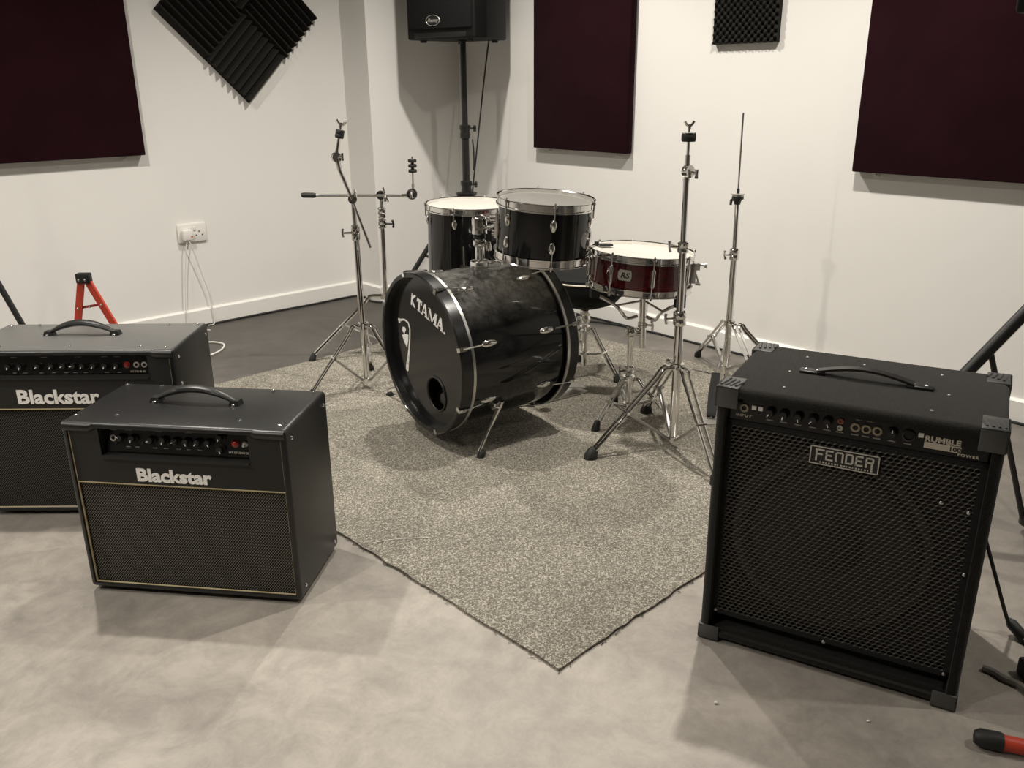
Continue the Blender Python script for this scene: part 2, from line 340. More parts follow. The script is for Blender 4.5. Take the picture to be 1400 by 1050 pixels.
XZ = M(((1, 0, 0, 0), (0, 0, -1, 0), (0, 1, 0, 0), (0, 0, 0, 1)))          # text plane facing -Y of an amp

# ------------------------------------------------------------------ the room
def wallbox(a0, a1, b0, b1, z0, z1):
    mb = MB(); p = [W(a, b, z) for a in (a0, a1) for b in (b0, b1) for z in (z0, z1)]
    return mb.add(p, [(0, 1, 3, 2), (4, 6, 7, 5), (0, 4, 5, 1), (2, 3, 7, 6), (0, 2, 6, 4), (1, 5, 7, 3)])
A_MIN, B_MAX = -3.4, 3.4
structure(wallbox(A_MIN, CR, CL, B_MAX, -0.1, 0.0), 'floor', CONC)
structure(wallbox(A_MIN - 0.12, CR + 0.12, CL - 0.12, B_MAX + 0.12, CEIL, CEIL + 0.1), 'ceiling', CEILM)
structure(wallbox(A_MIN - 0.12, CR + 0.12, CL - 0.12, CL, -0.1, CEIL), 'wall_left', WALL)
structure(wallbox(CR, CR + 0.12, CL, B_MAX, -0.1, CEIL), 'wall_right', WALL)
structure(wallbox(A_MIN - 0.12, A_MIN, CL, B_MAX, -0.1, CEIL), 'wall_front', WALL2)
structure(wallbox(A_MIN - 0.12, CR + 0.12, B_MAX, B_MAX + 0.12, -0.1, CEIL), 'wall_back', WALL2)
PX0 = 2.742
structure(wallbox(PX0, CR, CL, CP, 0, CEIL), 'wall_corner', WALL)
def skirt(p0, p1, out, name):
    mb = MB(); t, h = 0.016, 0.092
    prof = [(0, 0), (t, 0), (t, h - 0.008), (t - 0.009, h), (0, h)]; vv = []
    for p in (p0, p1): vv += [p + out * x + V((0, 0, z)) for x, z in prof]
    mb.add(vv, [(0, 1, 2, 3, 4), (9, 8, 7, 6, 5)] + [(i, (i + 1) % 5, 5 + (i + 1) % 5, 5 + i) for i in range(5)])
    structure(mb, name, TRIM)
skirt(W(A_MIN, CL), W(PX0, CL), E2, 'baseboard_left')
skirt(W(PX0, CL + 0.016), W(PX0, CP + 0.016), -E1, 'baseboard_corner')
skirt(W(PX0, CP), W(CR, CP), E2, 'baseboard_pillar')
skirt(W(CR, CP + 0.016), W(CR, B_MAX), -E1, 'baseboard_right')

# ------------------------------------------------------------------ carpet offcut under the kit
def rug():
    ca = R(44.2); t = thing('rug', 'grey speckled carpet offcut lying on concrete under the drum kit', 'rug', (0.095, 1.545, 0), ca)
    m = WM[t.name]; L, D, h = 2.0, 2.28, 0.007
    mb = MB(); n = 60
    def edge(p, q): return [V(p).lerp(V(q), i / n) for i in range(n)]
    loop = edge((0, 0, 0), (L, 0, 0)) + edge((L, 0, 0), (L, D, 0)) + edge((L, D, 0), (0, D, 0)) + edge((0, D, 0), (0, 0, 0))
    loop = [q + V((random.uniform(-.0035, .0035), random.uniform(-.0035, .0035), 0)) for q in loop]; k = len(loop)
    vv = [m @ q for q in loop] + [m @ (q + V((0, 0, h))) for q in loop]
    mb.add(vv, [tuple(range(k))[::-1], tuple(range(k, 2 * k))] + [(i, (i + 1) % k, k + (i + 1) % k, k + i) for i in range(k)])
    mb.build('carpet_pile', CARPET, t, smooth=False)
    fr = MB()
    for i in range(150):                       # frayed backing threads along the two near edges
        if i % 2: p = V((random.uniform(0, 1.4), random.uniform(-.006, .002), 0.004)); d = V((random.uniform(-.016, .016), random.uniform(-.007, .001), -.002))
        else: p = V((random.uniform(-.006, .002), random.uniform(0, 2.2), 0.004)); d = V((random.uniform(-.007, .001), random.uniform(-.016, .016), -.002))
        fr.tube([m @ p, m @ (p + d)], 0.0005 + random.random() * 0.0009, 4)
    o = fr.build('frayed_edge', mat('frayed_backing', (0.10, 0.085, 0.065), 0.9), t); o['kind'] = 'stuff'
    th = MB(); th.tube(bez([m @ V(q) for q in ((0.03, 0.72, .009), (0.075, 0.70, .009), (0.12, 0.665, .010), (0.16, 0.63, .009))], 6), 0.0009, 5)
    tag(th.build('loose_thread', WCORD, t), 'pale loose thread pulled from the carpet edge')
rug()
# ------------------------------------------------------------------ acoustic panels and foam
def screw_mesh(r=0.005, mt=CHROME): return MB().lathe([(r, 0), (r * .95, r * .35), (r * .55, r * .7), (0, r * .8)], n=10).mesh('screw', mt)
SCREW = screw_mesh(); SCREWS = screw_mesh(0.0042, STEEL)
def panel(label, side, a0, a1, z0, z1, T=0.05):
    mid = (a0 + a1) / 2
    if side == 'L': f = lambda a, o, z: W(a, CL + o, z)
    else: f = lambda a, o, z: W(CR - o, a, z)
    t = thing('acoustic_panel', label, 'acoustic panel', f(mid, 0, z0), A0, None)
    bx = (a1 - a0, T - 0.006, z1 - z0); X = (f(1, 0, 0) - f(0, 0, 0)); Y = f(0, 1, 0) - f(0, 0, 0)
    hand = 1 if X.cross(Y).z > 0 else -1
    m = M((X * hand, Y, V((0, 0, 1)))).transposed().to_4x4(); m.translation = f(mid, 0.006 + bx[1] / 2, (z0 + z1) / 2)
    me = rbox_mesh('panel_body', bx, (0, 0, 0), 0.005, 2, FABRIC, WM[t.name].inverted() @ m); link_mesh(me, 'fabric_panel', t)
    mb = MB()
    for a in (a0 + .06, a1 - .06):
        mb = MB(); mb.prism([(-.02, 0), (.02, 0), (.02, .2), (-.02, .2)], 0, .006, M.Translation(f(a, 0, (z0 + z1) / 2)) @ M((X, V((0, 0, 1)), Y)).transposed().to_4x4()); mb.build('wall_batten', TRIM, t, smooth=False)
    for a in (a0 + .085, a1 - .085):
        b = MB(); b.box((0, 0, 0), (0.016, 0.016, 0.018), M.Translation(f(a, 0.008, z0 - .007)) @ M.Rotation(A0, 4, 'Z')); q = b.build('bracket', WPLAS, t)
        out = (f(a, 1, 0) - f(a, 0, 0)); inst(SCREWS, 'screw', q, frame(out, origin=f(a, 0.017, z0 - .009)))
panel('aubergine fabric panel on the left wall above the amplifiers', 'L', 0.70, 1.585, 0.884, 2.35)
panel('tall narrow aubergine fabric panel on the wall behind the toms', 'R', -3.42, -2.775, 0.867, 2.35)
panel('wide aubergine fabric panel at the right edge above the big square amp', 'R', -1.632, -0.55, 0.859, 2.35)
def wedge_tile(label, ca, cz, ridge_dir):
    """ca, cz centre on the left wall; ridge_dir +1 ridges run '/', -1 ridges run '\\' as seen from the room"""
    S, n, d0, d1 = 0.302, 8, 0.014, 0.05
    t1 = V((0.7071, 0.7071)) if ridge_dir > 0 else V((0.7071, -0.7071)); t2 = V((-t1.y, t1.x))
    prof = [(-S / 2, 0), (-S / 2, d0)]
    for i in range(n):
        x = -S / 2 + S * i / n; prof += [(x + S / n * .42, d1), (x + S / n * .58, d1), (x + S / n, d0)]
    prof += [(S / 2, 0)]
    mb = MB(); vv = []
    for e in (-S / 2, S / 2):
        for x, d in prof:
            q = t1 * e + t2 * x; vv.append(W(ca + q.x, CL + d, cz + q.y))
    k = len(prof); mb.add(vv, [tuple(range(k)), tuple(range(k, 2 * k))] + [(i, (i + 1) % k, k + (i + 1) % k, k + i) for i in range(k)])
    flat_thing(mb, 'foam_tile', FOAM, label, 'acoustic foam', W(ca, CL, cz), 'wedge foam tiles in the diamond', smooth=False)
s_ = 0.2135
# seen from the room E1 runs to the right along the left wall
wedge_tile('charcoal wedge foam tile, lowest of the diamond, on the left wall', 2.16, 1.535 - s_, 1)
wedge_tile('charcoal wedge foam tile at the left of the diamond on the left wall', 2.16 - s_, 1.535, -1)
wedge_tile('charcoal wedge foam tile at the right of the diamond, nearest the corner', 2.16 + s_, 1.535, -1)
wedge_tile('charcoal wedge foam tile at the top of the diamond, cut off by the frame', 2.16, 1.535 + s_, 1)
def egg_tile():
    S, n, k = 0.308, 10, 6; N = n * k; a0, z0 = -2.336, 1.345; mb = MB(); vv = []; ff = []
    for i in range(N + 1):
        for j in range(N + 1):
            d = 0.024 + 0.015 * math.sin(2 * math.pi * i / k) * math.sin(2 * math.pi * j / k)
            vv.append(W(CR - d, a0 + S * i / N, z0 + S * j / N))
    for i in range(N):
        for j in range(N):
            q = i * (N + 1) + j; ff.append((q, q + 1, q + N + 2, q + N + 1))
    base = len(vv); loop = [i * (N + 1) for i in range(N + 1)] + [N * (N + 1) + j for j in range(1, N + 1)] + [i * (N + 1) + N for i in range(N - 1, -1, -1)] + [j for j in range(N - 1, 0, -1)]
    for q in loop: vv.append(vv[q] + E1 * ((CR) - vv[q].dot(E1)))
    for i in range(len(loop)):
        j = (i + 1) % len(loop); ff.append((loop[i], loop[j], base + j, base + i))
    ff.append(tuple(range(base, base + len(loop)))); mb.add(vv, ff)
    flat_thing(mb, 'foam_tile', FOAM, 'small square egg crate foam tile on the right wall', 'acoustic foam', W(CR, a0 + S / 2, z0))
egg_tile()
# ------------------------------------------------------------------ guitar amplifiers
KNOB = MB().lathe([(.0105, 0), (.0105, .003), (.0088, .0045), (.0078, .014), (.0068, .0155), (0, .0155)], n=20).mesh('control_knob', PLASTIC)
def _pt(): return MB().box((0, .0058, .0158), (.0018, .0062, .0008)).mesh('pointer_mark', WHITE, smooth=False)
POINTER = _pt()
JACKM = MB().lathe([(.0085, 0), (.0085, .002), (.0075, .003), (.0048, .003), (.0048, -.004), (0, -.004)], n=18).mesh('input_jack', JACKC)
JACKB = MB().lathe([(.0095, 0), (.0095, .002), (.008, .0035), (.0052, .0035), (.0052, -.004), (0, -.004)], n=18).mesh('input_jack', BRASS)
JEWEL = MB().lathe([(.0095, 0), (.0095, .003), (.0075, .0035), (.0075, .006), (.005, .009), (0, .0102)], n=18).mesh('pilot_jewel', REDJ)
TOGGLE = MB().lathe([(.007, 0), (.007, .003), (.004, .004), (.0022, .006), (.003, .014), (0, .0155)], n=12).mesh('toggle_switch', JACKC)
SWITCHB = MB().lathe([(.004, 0), (.004, .006), (.003, .007), (0, .007)], n=10).mesh('push_button', PLASTIC)
FOOT = MB().lathe([(0, 0), (.015, 0), (.018, .012), (0, .012)], n=16).mesh('rubber_foot', RUBBER)
def strap_handle(t, m, x0, x1, y, z, rise, wid, caps=True):
    """arched padded strap between two metal capped ends; local frame of the amp"""
    pts = arc((x0, y, z + .008), (x1, y, z + .008), rise, 16); mb = MB(); vv = []; ff = []; n = len(pts)
    for i, p in enumerate(pts):
        e = min(i, n - 1 - i) / (n / 2); w = wid * (0.75 + 0.35 * min(1, e * 2.2)); th = 0.0055 + 0.004 * min(1, e * 2)
        for a in range(10):
            an = 2 * math.pi * a / 10; vv.append(m @ (p + V((0, math.cos(an) * w / 2, math.sin(an) * th))))
    for i in range(n - 1):
        for a in range(10): ff.append((i * 10 + a, i * 10 + (a + 1) % 10, (i + 1) * 10 + (a + 1) % 10, (i + 1) * 10 + a))
    ff += [tuple(range(10))[::-1], tuple(range((n - 1) * 10, n * 10))]; mb.add(vv, ff); h = mb.build('carry_handle', PLASTIC, t)
    for x, s in ((x0, -1), (x1, 1)):
        b = MB(); b.add([m @ q for q in [V((x - .014, y - .014, z)), V((x + .014, y - .014, z)), V((x + .014, y + .014, z)), V((x - .014, y + .014, z)),
            V((x - .010, y - .011, z + .014)), V((x + .010, y - .011, z + .014)), V((x + .010, y + .011, z + .014)), V((x - .010, y + .011, z + .014))]],
            [(3, 2, 1, 0), (4, 5, 6, 7), (0, 1, 5, 4), (1, 2, 6, 5), (2, 3, 7, 6), (3, 0, 4, 7)])
        e = b.build('handle_cap', PLASTIC, h); inst(SCREW, 'screw', e, m @ M.Translation((x, y - .015, z + .003)) @ M.Rotation(R(70), 4, 'X'))
    return h
def valve_amp(label, loc, rz, w, d, h, zsplit, win, knobs, red, jacks, buttons, toggles, text, tpos, tcap, twid, model, mpos, screws, sides, handle, cloth, marks, vinyl):
    t = thing('guitar_amplifier', label, 'amplifier', (loc[0], loc[1], 0), rz); m = WM[t.name]; I = M.Identity(4)
    ft = 0.012; lip = 0.009
    # cabinet shell with its front sunk inside a rim
    me = rbox_mesh('cabinet', (w, d, h - ft), (w / 2, d / 2, ft + (h - ft) / 2), 0.010, 3, vinyl, recess=(0.004, 0.016)); cab = link_mesh(me, 'cabinet', t)
    x0, x1, z0, z1 = 0.014, w - .014, ft + .012, h - .014; yb = 0.016
    # back of the recess, grille cloth over it
    wx0, wx1, wz0, wz1 = win
    mb = MB()
    for a, b, c, e in ((x0, wx0, zsplit, z1), (wx1, x1, zsplit, z1), (wx0, wx1, zsplit, wz0), (wx0, wx1, wz1, z1)):
        mb.box(((a + b) / 2, yb - .003, (c + e) / 2), (b - a, .014, e - c), m)
    mb.box(((wx0 + wx1) / 2, yb + .052, (wz0 + z1) / 2), (wx1 - wx0, .004, z1 - wz0), m)
    mb.box((wx0 + .001, yb + .025, (wz0 + z1) / 2), (.003, .055, z1 - wz0), m); mb.box((wx1 - .001, yb + .025, (wz0 + z1) / 2), (.003, .055, z1 - wz0), m)
    mb.build('front_baffle', BAFFLE, t, smooth=False)
    MB().box((w / 2, yb + .002, (z0 + zsplit) / 2), (x1 - x0 + .004, .008, zsplit - z0), m).build('grille_cloth', cloth, t, smooth=False)
    g = MB(); r = .0028
    for a, b in (((x0, z0), (x0, z1)), ((x1, z0), (x1, z1)), ((x0, z0), (x1, z0)), ((x0, zsplit), (x1, zsplit))):
        g.cyl(m @ V((a[0], yb - .008, a[1])), m @ V((b[0], yb - .008, b[1])), r, n=8)
    tag(g.build('piping', GOLD, t), 'thin gold piping round the baffle and cloth')
    # sloping shelf under the control panel, panel tilted back
    sh = MB(); q = [(-.003, wz0 - .001), (yb + .05, wz0 + .004), (yb + .05, wz0 + .001), (-.003, wz0 - .005)]
    sh.add([m @ V((x, y, z)) for x in (wx0, wx1) for y, z in q], [(0, 1, 2, 3), (7, 6, 5, 4)] + [(i, (i + 1) % 4, 4 + (i + 1) % 4, 4 + i) for i in range(4)]); sh.build('panel_shelf', BAFFLE, t, smooth=False)
    pw = wx1 - wx0 - .006; ph = wz1 - wz0 - .004
    pm = m @ M.Translation(((wx0 + wx1) / 2, yb + .006, wz0 + .004)) @ M.Rotation(R(-12), 4, 'X')
    p = MB().box((0, .002, ph / 2), (pw, .003, ph), pm).build('control_panel', PANELB, t, smooth=False)
    face = lambda x, z: pm @ M.Translation((x - (wx0 + wx1) / 2, .0005, z - wz0 - .004)) @ M.Rotation(R(90), 4, 'X')
    for i, (x, z, ang) in enumerate(knobs):
        k = inst(KNOB, 'control_knob', p, face(x, z)); 
        # sub-part depth limit: the pointer belongs to the knob's top face, kept on the panel level
        inst(POINTER, 'pointer_mark', p, face(x, z) @ M.Rotation(R(ang), 4, 'Z'))
    for x, z in jacks: inst(JACKM, 'input_jack', p, face(x, z))
    for x, z in buttons: inst(SWITCHB, 'push_button', p, face(x, z))
    for x, z in toggles: inst(TOGGLE, 'toggle_switch', p, face(x, z) @ M.Rotation(R(14), 4, 'X'))
    inst(JEWEL, 'pilot_jewel', p, face(*red))
    mk = MB()
    for x, z, L in marks: mk.box((x - (wx0 + wx1) / 2, .0002, z - wz0 - .004), (L, .0008, .0022), pm)
    mk.build('panel_print', GREYPRINT, p, smooth=False)['kind'] = 'stuff'
    text_obj(model, 'model_lettering', CREAM, p, WM[t.name].inverted() @ face(*mpos), 0.0068, 1.15, .0001, .0004, 'CENTER')
    lx, lz = tpos
    o = text_obj(text, 'front_lettering', WHITE, t, M.Translation((lx, yb - .0105, lz)) @ M.Rotation(R(90), 4, 'X'), tcap / 0.69, 1.0, .0017, .002)
    bb = [v.co.x for v in o.data.vertices]; k = twid / (max(bb) - min(bb)); x00 = min(bb)
    for v in o.data.vertices: v.co.x = lx + (v.co.x - x00) * k
    tag(o, 'raised white maker name on the upper baffle')
    # top front edge: the two ends dip, the middle is cut back over the controls
    for a, b, s in ((.004, wx0 - .004, 1), (w - .004, wx1 + .004, -1)):
        nose = MB(); nose.tube([m @ V((a, .008, h - .013)), m @ V((b - .018 * s, .008, h - .013)), m @ V((b - .002 * s, .012, h - .009)), m @ V((b + .012 * s, .017, h - .007))], [.0125, .0125, .009, .005], 12); nose.build('front_lip', TOLEX, t)
    for x, y in screws: inst(SCREW, 'screw', t, m @ M.Translation((x, y, h - .0005)))
    for y, z in sides:
        inst(SCREW, 'screw', t, m @ M.Translation((w - .0003, y, z)) @ M.Rotation(R(90), 4, 'Y')); inst(SCREW, 'screw', t, m @ M.Translation((.0003, y, z)) @ M.Rotation(R(-90), 4, 'Y'))
    for x, y in ((.05, .05), (w - .05, .05), (.05, d - .05), (w - .05, d - .05)): inst(FOOT, 'rubber_foot', t, m @ M.Translation((x, y, 0)))
    strap_handle(t, m, handle[0], handle[1], handle[2], h - .001, handle[3], .024)
    return t
def mk(xs, z, L): return [(x, z, L) for x in xs]
valve_amp('smaller black guitar combo in front, its side by the rug, white lettering and gold piping', (-1.061, 1.872), -.135, .551, .279, .458, .301,
    (.089, .457, .374, .442),
    [(.133, .412, 60), (.163, .412, 170), (.209, .410, 110), (.240, .411, 180), (.270, .410, 110), (.297, .410, 195), (.326, .410, 140), (.351, .410, 215), (.381, .424, 160), (.381, .396, 205)],
    (.416, .411), [(.111, .411)], [(.120, .400), (.187, .402), (.253, .402)], [(.440, .411)], 'Blackstar', (.171, .313), .031, .188,
    'HT STUDIO 20', (.424, .3865), [(.017, .041), (.115, .052), (.421, .052), (.525, .035), (.018, .262), (.113, .262), (.418, .262), (.525, .262)],
    [(.036, .428), (.25, .428), (.034, .037), (.25, .035)], (.160, .366, .155, .030), CLOTH,
    mk((.111, .150, .225, .300, .381), .431, .016) + mk((.148, .170, .215, .243, .275, .300, .328), .391, .011), TOLEX)
valve_amp('larger black guitar combo at the left edge, partly hidden behind another amp', (-1.55, 2.275), 0.0, .612, .290, .508, .334,
    (.055, .535, .430, .492),
    [(.137, .456, 175), (.171, .456, 175), (.221, .456, 130), (.259, .456, 145), (.293, .456, 110), (.320, .456, 100), (.346, .456, 150), (.377, .456, 150), (.409, .456, 160), (.441, .456, 155)],
    (.468, .458), [(.494, .458), (.516, .458)], [(.200, .45), (.307, .45)], [(.09, .458)], 'Blackstar', (.154, .352), .039, .232,
    'HT CLUB 40', (.497, .437), [(.109, .045), (.306, .045), (.503, .042), (.585, .025), (.02, .27), (.107, .27), (.502, .267), (.590, .272), (.03, .03)],
    [(.036, .478), (.262, .478), (.034, .40), (.25, .035)], (.193, .387, .160, .030), CLOTH2,
    mk((.15, .235, .330, .405, .44), .481, .018) + mk((.15, .18, .225, .26, .295, .32, .35, .41, .445), .437, .011), TOLEX_SHEEN)

# ------------------------------------------------------------------ the big square bass amplifier
SCREWT = screw_mesh(0.0032, mat('dull_screw', (.30, .29, .26), .5, .4))
def bass_amp():
    w, d, h = .527, .353, .608
    t = thing('bass_amplifier', 'big square black carpet covered bass amp with ribbed corners on bare concrete', 'amplifier', (.421, 1.662, 0), -.511); m = WM[t.name]
    ft = 0.006
    me = rbox_mesh('cabinet', (w, d, h - ft), (w / 2, d / 2, ft + (h - ft) / 2), 0.016, 4, FUZZ, recess=(0.006, 0.05)); link_mesh(me, 'cabinet', t)
    x0, x1 = .023, w - .023
    MB().box((w / 2, .17, h / 2), (w - .05, .012, h - .06), m).box((w / 2, .054, (.068 + h - .02) / 2), (w - .044, .002, h - .02 - .068), m).build('inner_baffle', DARKIN, t, smooth=False)
    # raised lower bar and port slot
    me = rbox_mesh('bottom_bar', (w - .045, .150, .026), (w / 2, .084, .0195), .011, 3, FUZZ); link_mesh(me, 'bottom_bar', t)
    # speaker behind the mesh
    cx, cz, ro = .245, .285, .188
    fr = m @ M.Translation((cx, .052, cz)) @ M.Rotation(R(90), 4, 'X')
    s = MB().lathe([(ro + .012, 0), (ro + .012, .006), (ro, .008), (ro - .006, .005)], fr, 48).build('speaker_rim', RIM, t)
    s['label'] = 'dull steel rim of the loudspeaker behind the mesh'
    MB().lathe([(ro - .006, .005), (ro - .016, .014), (ro - .026, .006), (ro - .03, .002), (.065, -.045 + .045), (.06, .0005)], fr, 48).build('speaker_cone', CONE, t)
    MB().lathe([(.068, .001), (.055, .012), (.03, .022), (0, .026)], fr, 32).build('dust_cap', mat('dust_cap_paper', (.03, .026, .022), .7), t)
    # expanded steel mesh in a folded frame
    gz0, gz1, gx0, gx1, gy = .070, .528, .026, w - .026, .020
    mb = MB(); px, pz = .0118, .0080; nx = int((gx1 - gx0) / px); nz = int((gz1 - gz0) / (pz)); vv = []; ff = []
    px = (gx1 - gx0) / nx; pz = (gz1 - gz0) / nz; st = .0017
    for j in range(nz + 1):
        z = gz0 + pz * j
        for i in range(nx + 1):                 # strand along x, kinked up and down like expanded metal
            pass
    # each cell is a hexagonal opening: outer hexagon on the pitch, inner one smaller
    for j in range(nz):
        off = (px / 2 if j % 2 else 0)
        for i in range(nx - (1 if j % 2 else 0)):
            cxx = gx0 + px * (i + .5) + off; czz = gz0 + pz * (j + .5)
            ox = [(-px / 2, pz * .30), (0, pz * .70), (px / 2, pz * .30), (px / 2, -pz * .30), (0, -pz * .70), (-px / 2, -pz * .30)]
            b = len(vv)
            for a_, b_ in ox: vv.append(m @ V((cxx + a_, gy, czz + b_)))
            for a_, b_ in ox: vv.append(m @ V((cxx + a_ * .72, gy - .0012, czz + b_ * .60)))
            for k in range(6): ff.append((b + k, b + (k + 1) % 6, b + 6 + (k + 1) % 6, b + 6 + k))
    mb.add(vv, ff); g = mb.build('steel_mesh_grille', GRILLE, t, smooth=False); g['kind'] = 'stuff'
    fm = MB()
    for a, b in (((gx0, gz0), (gx1, gz0)), ((gx0, gz1), (gx1, gz1)), ((gx0, gz0), (gx0, gz1)), ((gx1, gz0), (gx1, gz1))):
        c = ((a[0] + b[0]) / 2, gy + .002, (a[1] + b[1]) / 2); fm.box(c, (abs(b[0] - a[0]) + .014, .006, abs(b[1] - a[1]) + .012), m)
    fm.build('grille_frame', DARKIN, t, smooth=False)
    for x, z in ((.265, .066), (.497, .070), (.030, .072), (.50, .30), (.44, .44), (.488, .43)): inst(SCREWS, 'screw', t, m @ M.Translation((x, gy - .002, z)) @ M.Rotation(R(90), 4, 'X'))
    # control panel
    pm = m @ M.Translation((w / 2, .022, .536)) @ M.Rotation(R(-4), 4, 'X')
    p = MB().box((0, .002, .022), (w - .050, .004, .046), pm).build('control_panel', PANELB, t, smooth=False)
    face = lambda x, z: pm @ M.Translation((x - w / 2, -.0003, z - .536)) @ M.Rotation(R(90), 4, 'X')
    zk = .563
    inst(JACKB, 'input_jack', p, face(.054, .562))
    for x in (.074, .087): inst(MB().box((0, 0, .001), (.009, .009, .004)).mesh('square_button', WPLAS, smooth=False), 'square_button', p, face(x, .566))
    for i, x in enumerate((.108, .135, .163, .192, .219)):
        inst(KNOB, 'control_knob', p, face(x, zk)); inst(POINTER, 'pointer_mark', p, face(x, zk) @ M.Rotation(R((150, 170, 190, 140, 200)[i]), 4, 'Z'))
    for x in (.271, .291, .311): inst(JACKB, 'input_jack', p, face(x, .560))
    RCA = MB().lathe([(.0055, 0), (.0055, .004), (.0035, .004), (.0035, 0), (0, 0)], n=14)
    inst(RCA.mesh('phono_socket', mat('red_phono_ring', (.35, .12, .08), .4)), 'phono_socket', p, face(.243, .568)); inst(RCA.mesh('phono_socket', SILVER), 'phono_socket', p, face(.243, .554))
    inst(KNOB, 'control_knob', p, face(.338, .562)); inst(POINTER, 'pointer_mark', p, face(.338, .562))
    x_ = MB().lathe([(.012, 0), (.012, .003), (.009, .004), (.009, -.004), (0, -.004)], face(.366, .562), 20).build('balanced_output_socket', PLASTIC, p)
    inst(MB().box((0, 0, .001), (.009, .009, .004)).mesh('square_button', WPLAS, smooth=False), 'square_button', p, face(.387, .567))
    iv = m.inverted()
    text_obj('INPUT', 'panel_lettering', CREAM, p, iv @ face(.054, .543), .0076, 1.35, .0002, .0004, 'CENTER', space=1.15)
    text_obj('POWER', 'panel_lettering', CREAM, p, iv @ face(.470, .5385), .0070, 1.35, .0002, .0004, 'CENTER', space=1.15)
    pl = MB(); pmx = lambda x0, x1, z0, z1, y=-.0006: pl.box(((x0 + x1) / 2 - w / 2, y, (z0 + z1) / 2 - .536), (x1 - x0, .001, z1 - z0), pm)
    pmx(.394, .457, .5435, .5555); q = pl.build('model_plate', CREAM, p, smooth=False)
    text_obj('RUMBLE', 'model_lettering', CREAM, p, iv @ face(.394, .5572), .0150, 1.12, .0005, .0004, space=1.0)
    text_obj('100', 'model_lettering', PLASTIC, p, iv @ face(.436, .5455) @ M.Translation((0, 0, .001)), .0115, 1.2, .0003, .0004)
    dm = MB()
    for x in (.108, .135, .163, .192, .219, .243, .271, .291, .311, .338, .366): dm.box((x - w / 2, -.0006, .545 - .536), (.014, .0008, .0022), pm)
    for x, L in ((.178, .010), (.275, .012), (.296, .014), (.285, .010)): dm.box((x - w / 2, -.0006, (.576 if L != .010 else .581) - .536), (L, .0008, .0016), pm)
    dm.build('panel_print', GREYPRINT, p, smooth=False)['kind'] = 'stuff'
    # maker badge
    bm_ = m @ M.Translation((.1935, .0165, .472)) ; bw, bh = .130, .039
    b = MB().box((bw / 2, .0015, bh / 2), (bw, .003, bh), bm_).build('badge', PLASTIC, t, smooth=False); b['label'] = 'black badge with silver frame and lettering'
    L = MB(); e = .0022
    def bar(x0, z0, x1, z1): L.box(((x0 + x1) / 2, -.0010, (z0 + z1) / 2), (abs(x1 - x0), .0022, abs(z1 - z0)), bm_)
    bar(0, 0, bw, e); bar(0, bh - e, bw, bh); bar(0, 0, e, bh); bar(bw - e, 0, bw, bh)
    s = .0034; Z0, Z1 = .0115, .0335; zm = (Z0 + Z1) / 2; x = .011; lw = .0165; gp = .0022
    def ch(c, x):
        v = lambda xx, a, b2: bar(xx, a, xx + s, b2); hh = lambda a, b2, zz: bar(a, zz, b2, zz + s)
        if c == 'F': v(x, Z0 - .004, Z1); hh(x - .001, x + lw, Z1 - s); hh(x, x + lw - .003, zm - s / 2)
        if c == 'E': v(x, Z0, Z1); hh(x, x + lw - .002, Z1 - s); hh(x, x + lw - .004, zm - s / 2); hh(x, x + lw - .002, Z0)
        if c == 'n': v(x, Z0, Z1 - .002); v(x + lw - s - .001, Z0, Z1 - .002); hh(x + .002, x + lw - .003, Z1 - s)
        if c == 'D': v(x, Z0, Z1); hh(x, x + lw - .003, Z1 - s); hh(x, x + lw - .003, Z0); v(x + lw - s - .001, Z0 + .002, Z1 - .002)
        if c == 'R': v(x, Z0, Z1); hh(x, x + lw - .003, Z1 - s); hh(x, x + lw - .003, zm - s / 2); v(x + lw - s - .001, zm, Z1 - .002); v(x + lw - s - .0025, Z0 - .004, zm)
    for c in 'FEnDER': ch(c, x); x += lw + gp
    k = .020
    while k < bw - .014: bar(k, .0042, k + random.choice((.002, .003, .004)), .0072); k += .0056
    L.build('badge_lettering', SILVER, b, smooth=False)
    # moulded corners: eight ribbed caps
    def corner(sx, sy, sz):
        bx, by, bz = (-.002 if sx < 0 else w + .002), (-.002 if sy < 0 else d + .002), (ft - .004 if sz < 0 else h + .002)
        Lx, Ly, Lz, tk = .047, .072, (.046 if sz > 0 else .036), .006; c = MB()
        ix, iy, iz = -sx, -sy, -sz
        def slab(dx, dy, dz, ox=0, oy=0, oz=0):
            cx_ = bx + ix * (ox + dx / 2); cy_ = by + iy * (oy + dy / 2); cz_ = bz + iz * (oz + dz / 2); return (cx_, cy_, cz_), (dx, dy, dz)
        for dims in ((Lx, Ly, tk), (Lx, tk, Lz), (tk, Ly, Lz)):
            cc_, sz_ = slab(*dims); c.add([], [])
            me_ = rbox_mesh('corner_cap', sz_, cc_, .0025, 2, CORNER); n0 = len(c.v); c.v += [m @ q.co for q in me_.vertices]; c.f += [tuple(i + n0 for i in f.vertices) for f in me_.polygons]; bpy.data.meshes.remove(me_)
        o = c.build('corner_cap', CORNER, t)
        if sz > 0:
            rb = MB()
            for k in range(4):
                x_ = bx + ix * (.008 + k * .010); y0 = by + iy * .010; y1 = by + iy * (.058 - k * .006)
                rb.tube([m @ V((x_ , y0, bz + .0005)), m @ V((x_ + ix * .008, y1, bz + .0005))], .0026, 6)
            rb.build('rib', CORNER, o)
    for sx in (-1, 1):
        for sy in (-1, 1):
            for sz in (-1, 1): corner(sx, sy, sz)
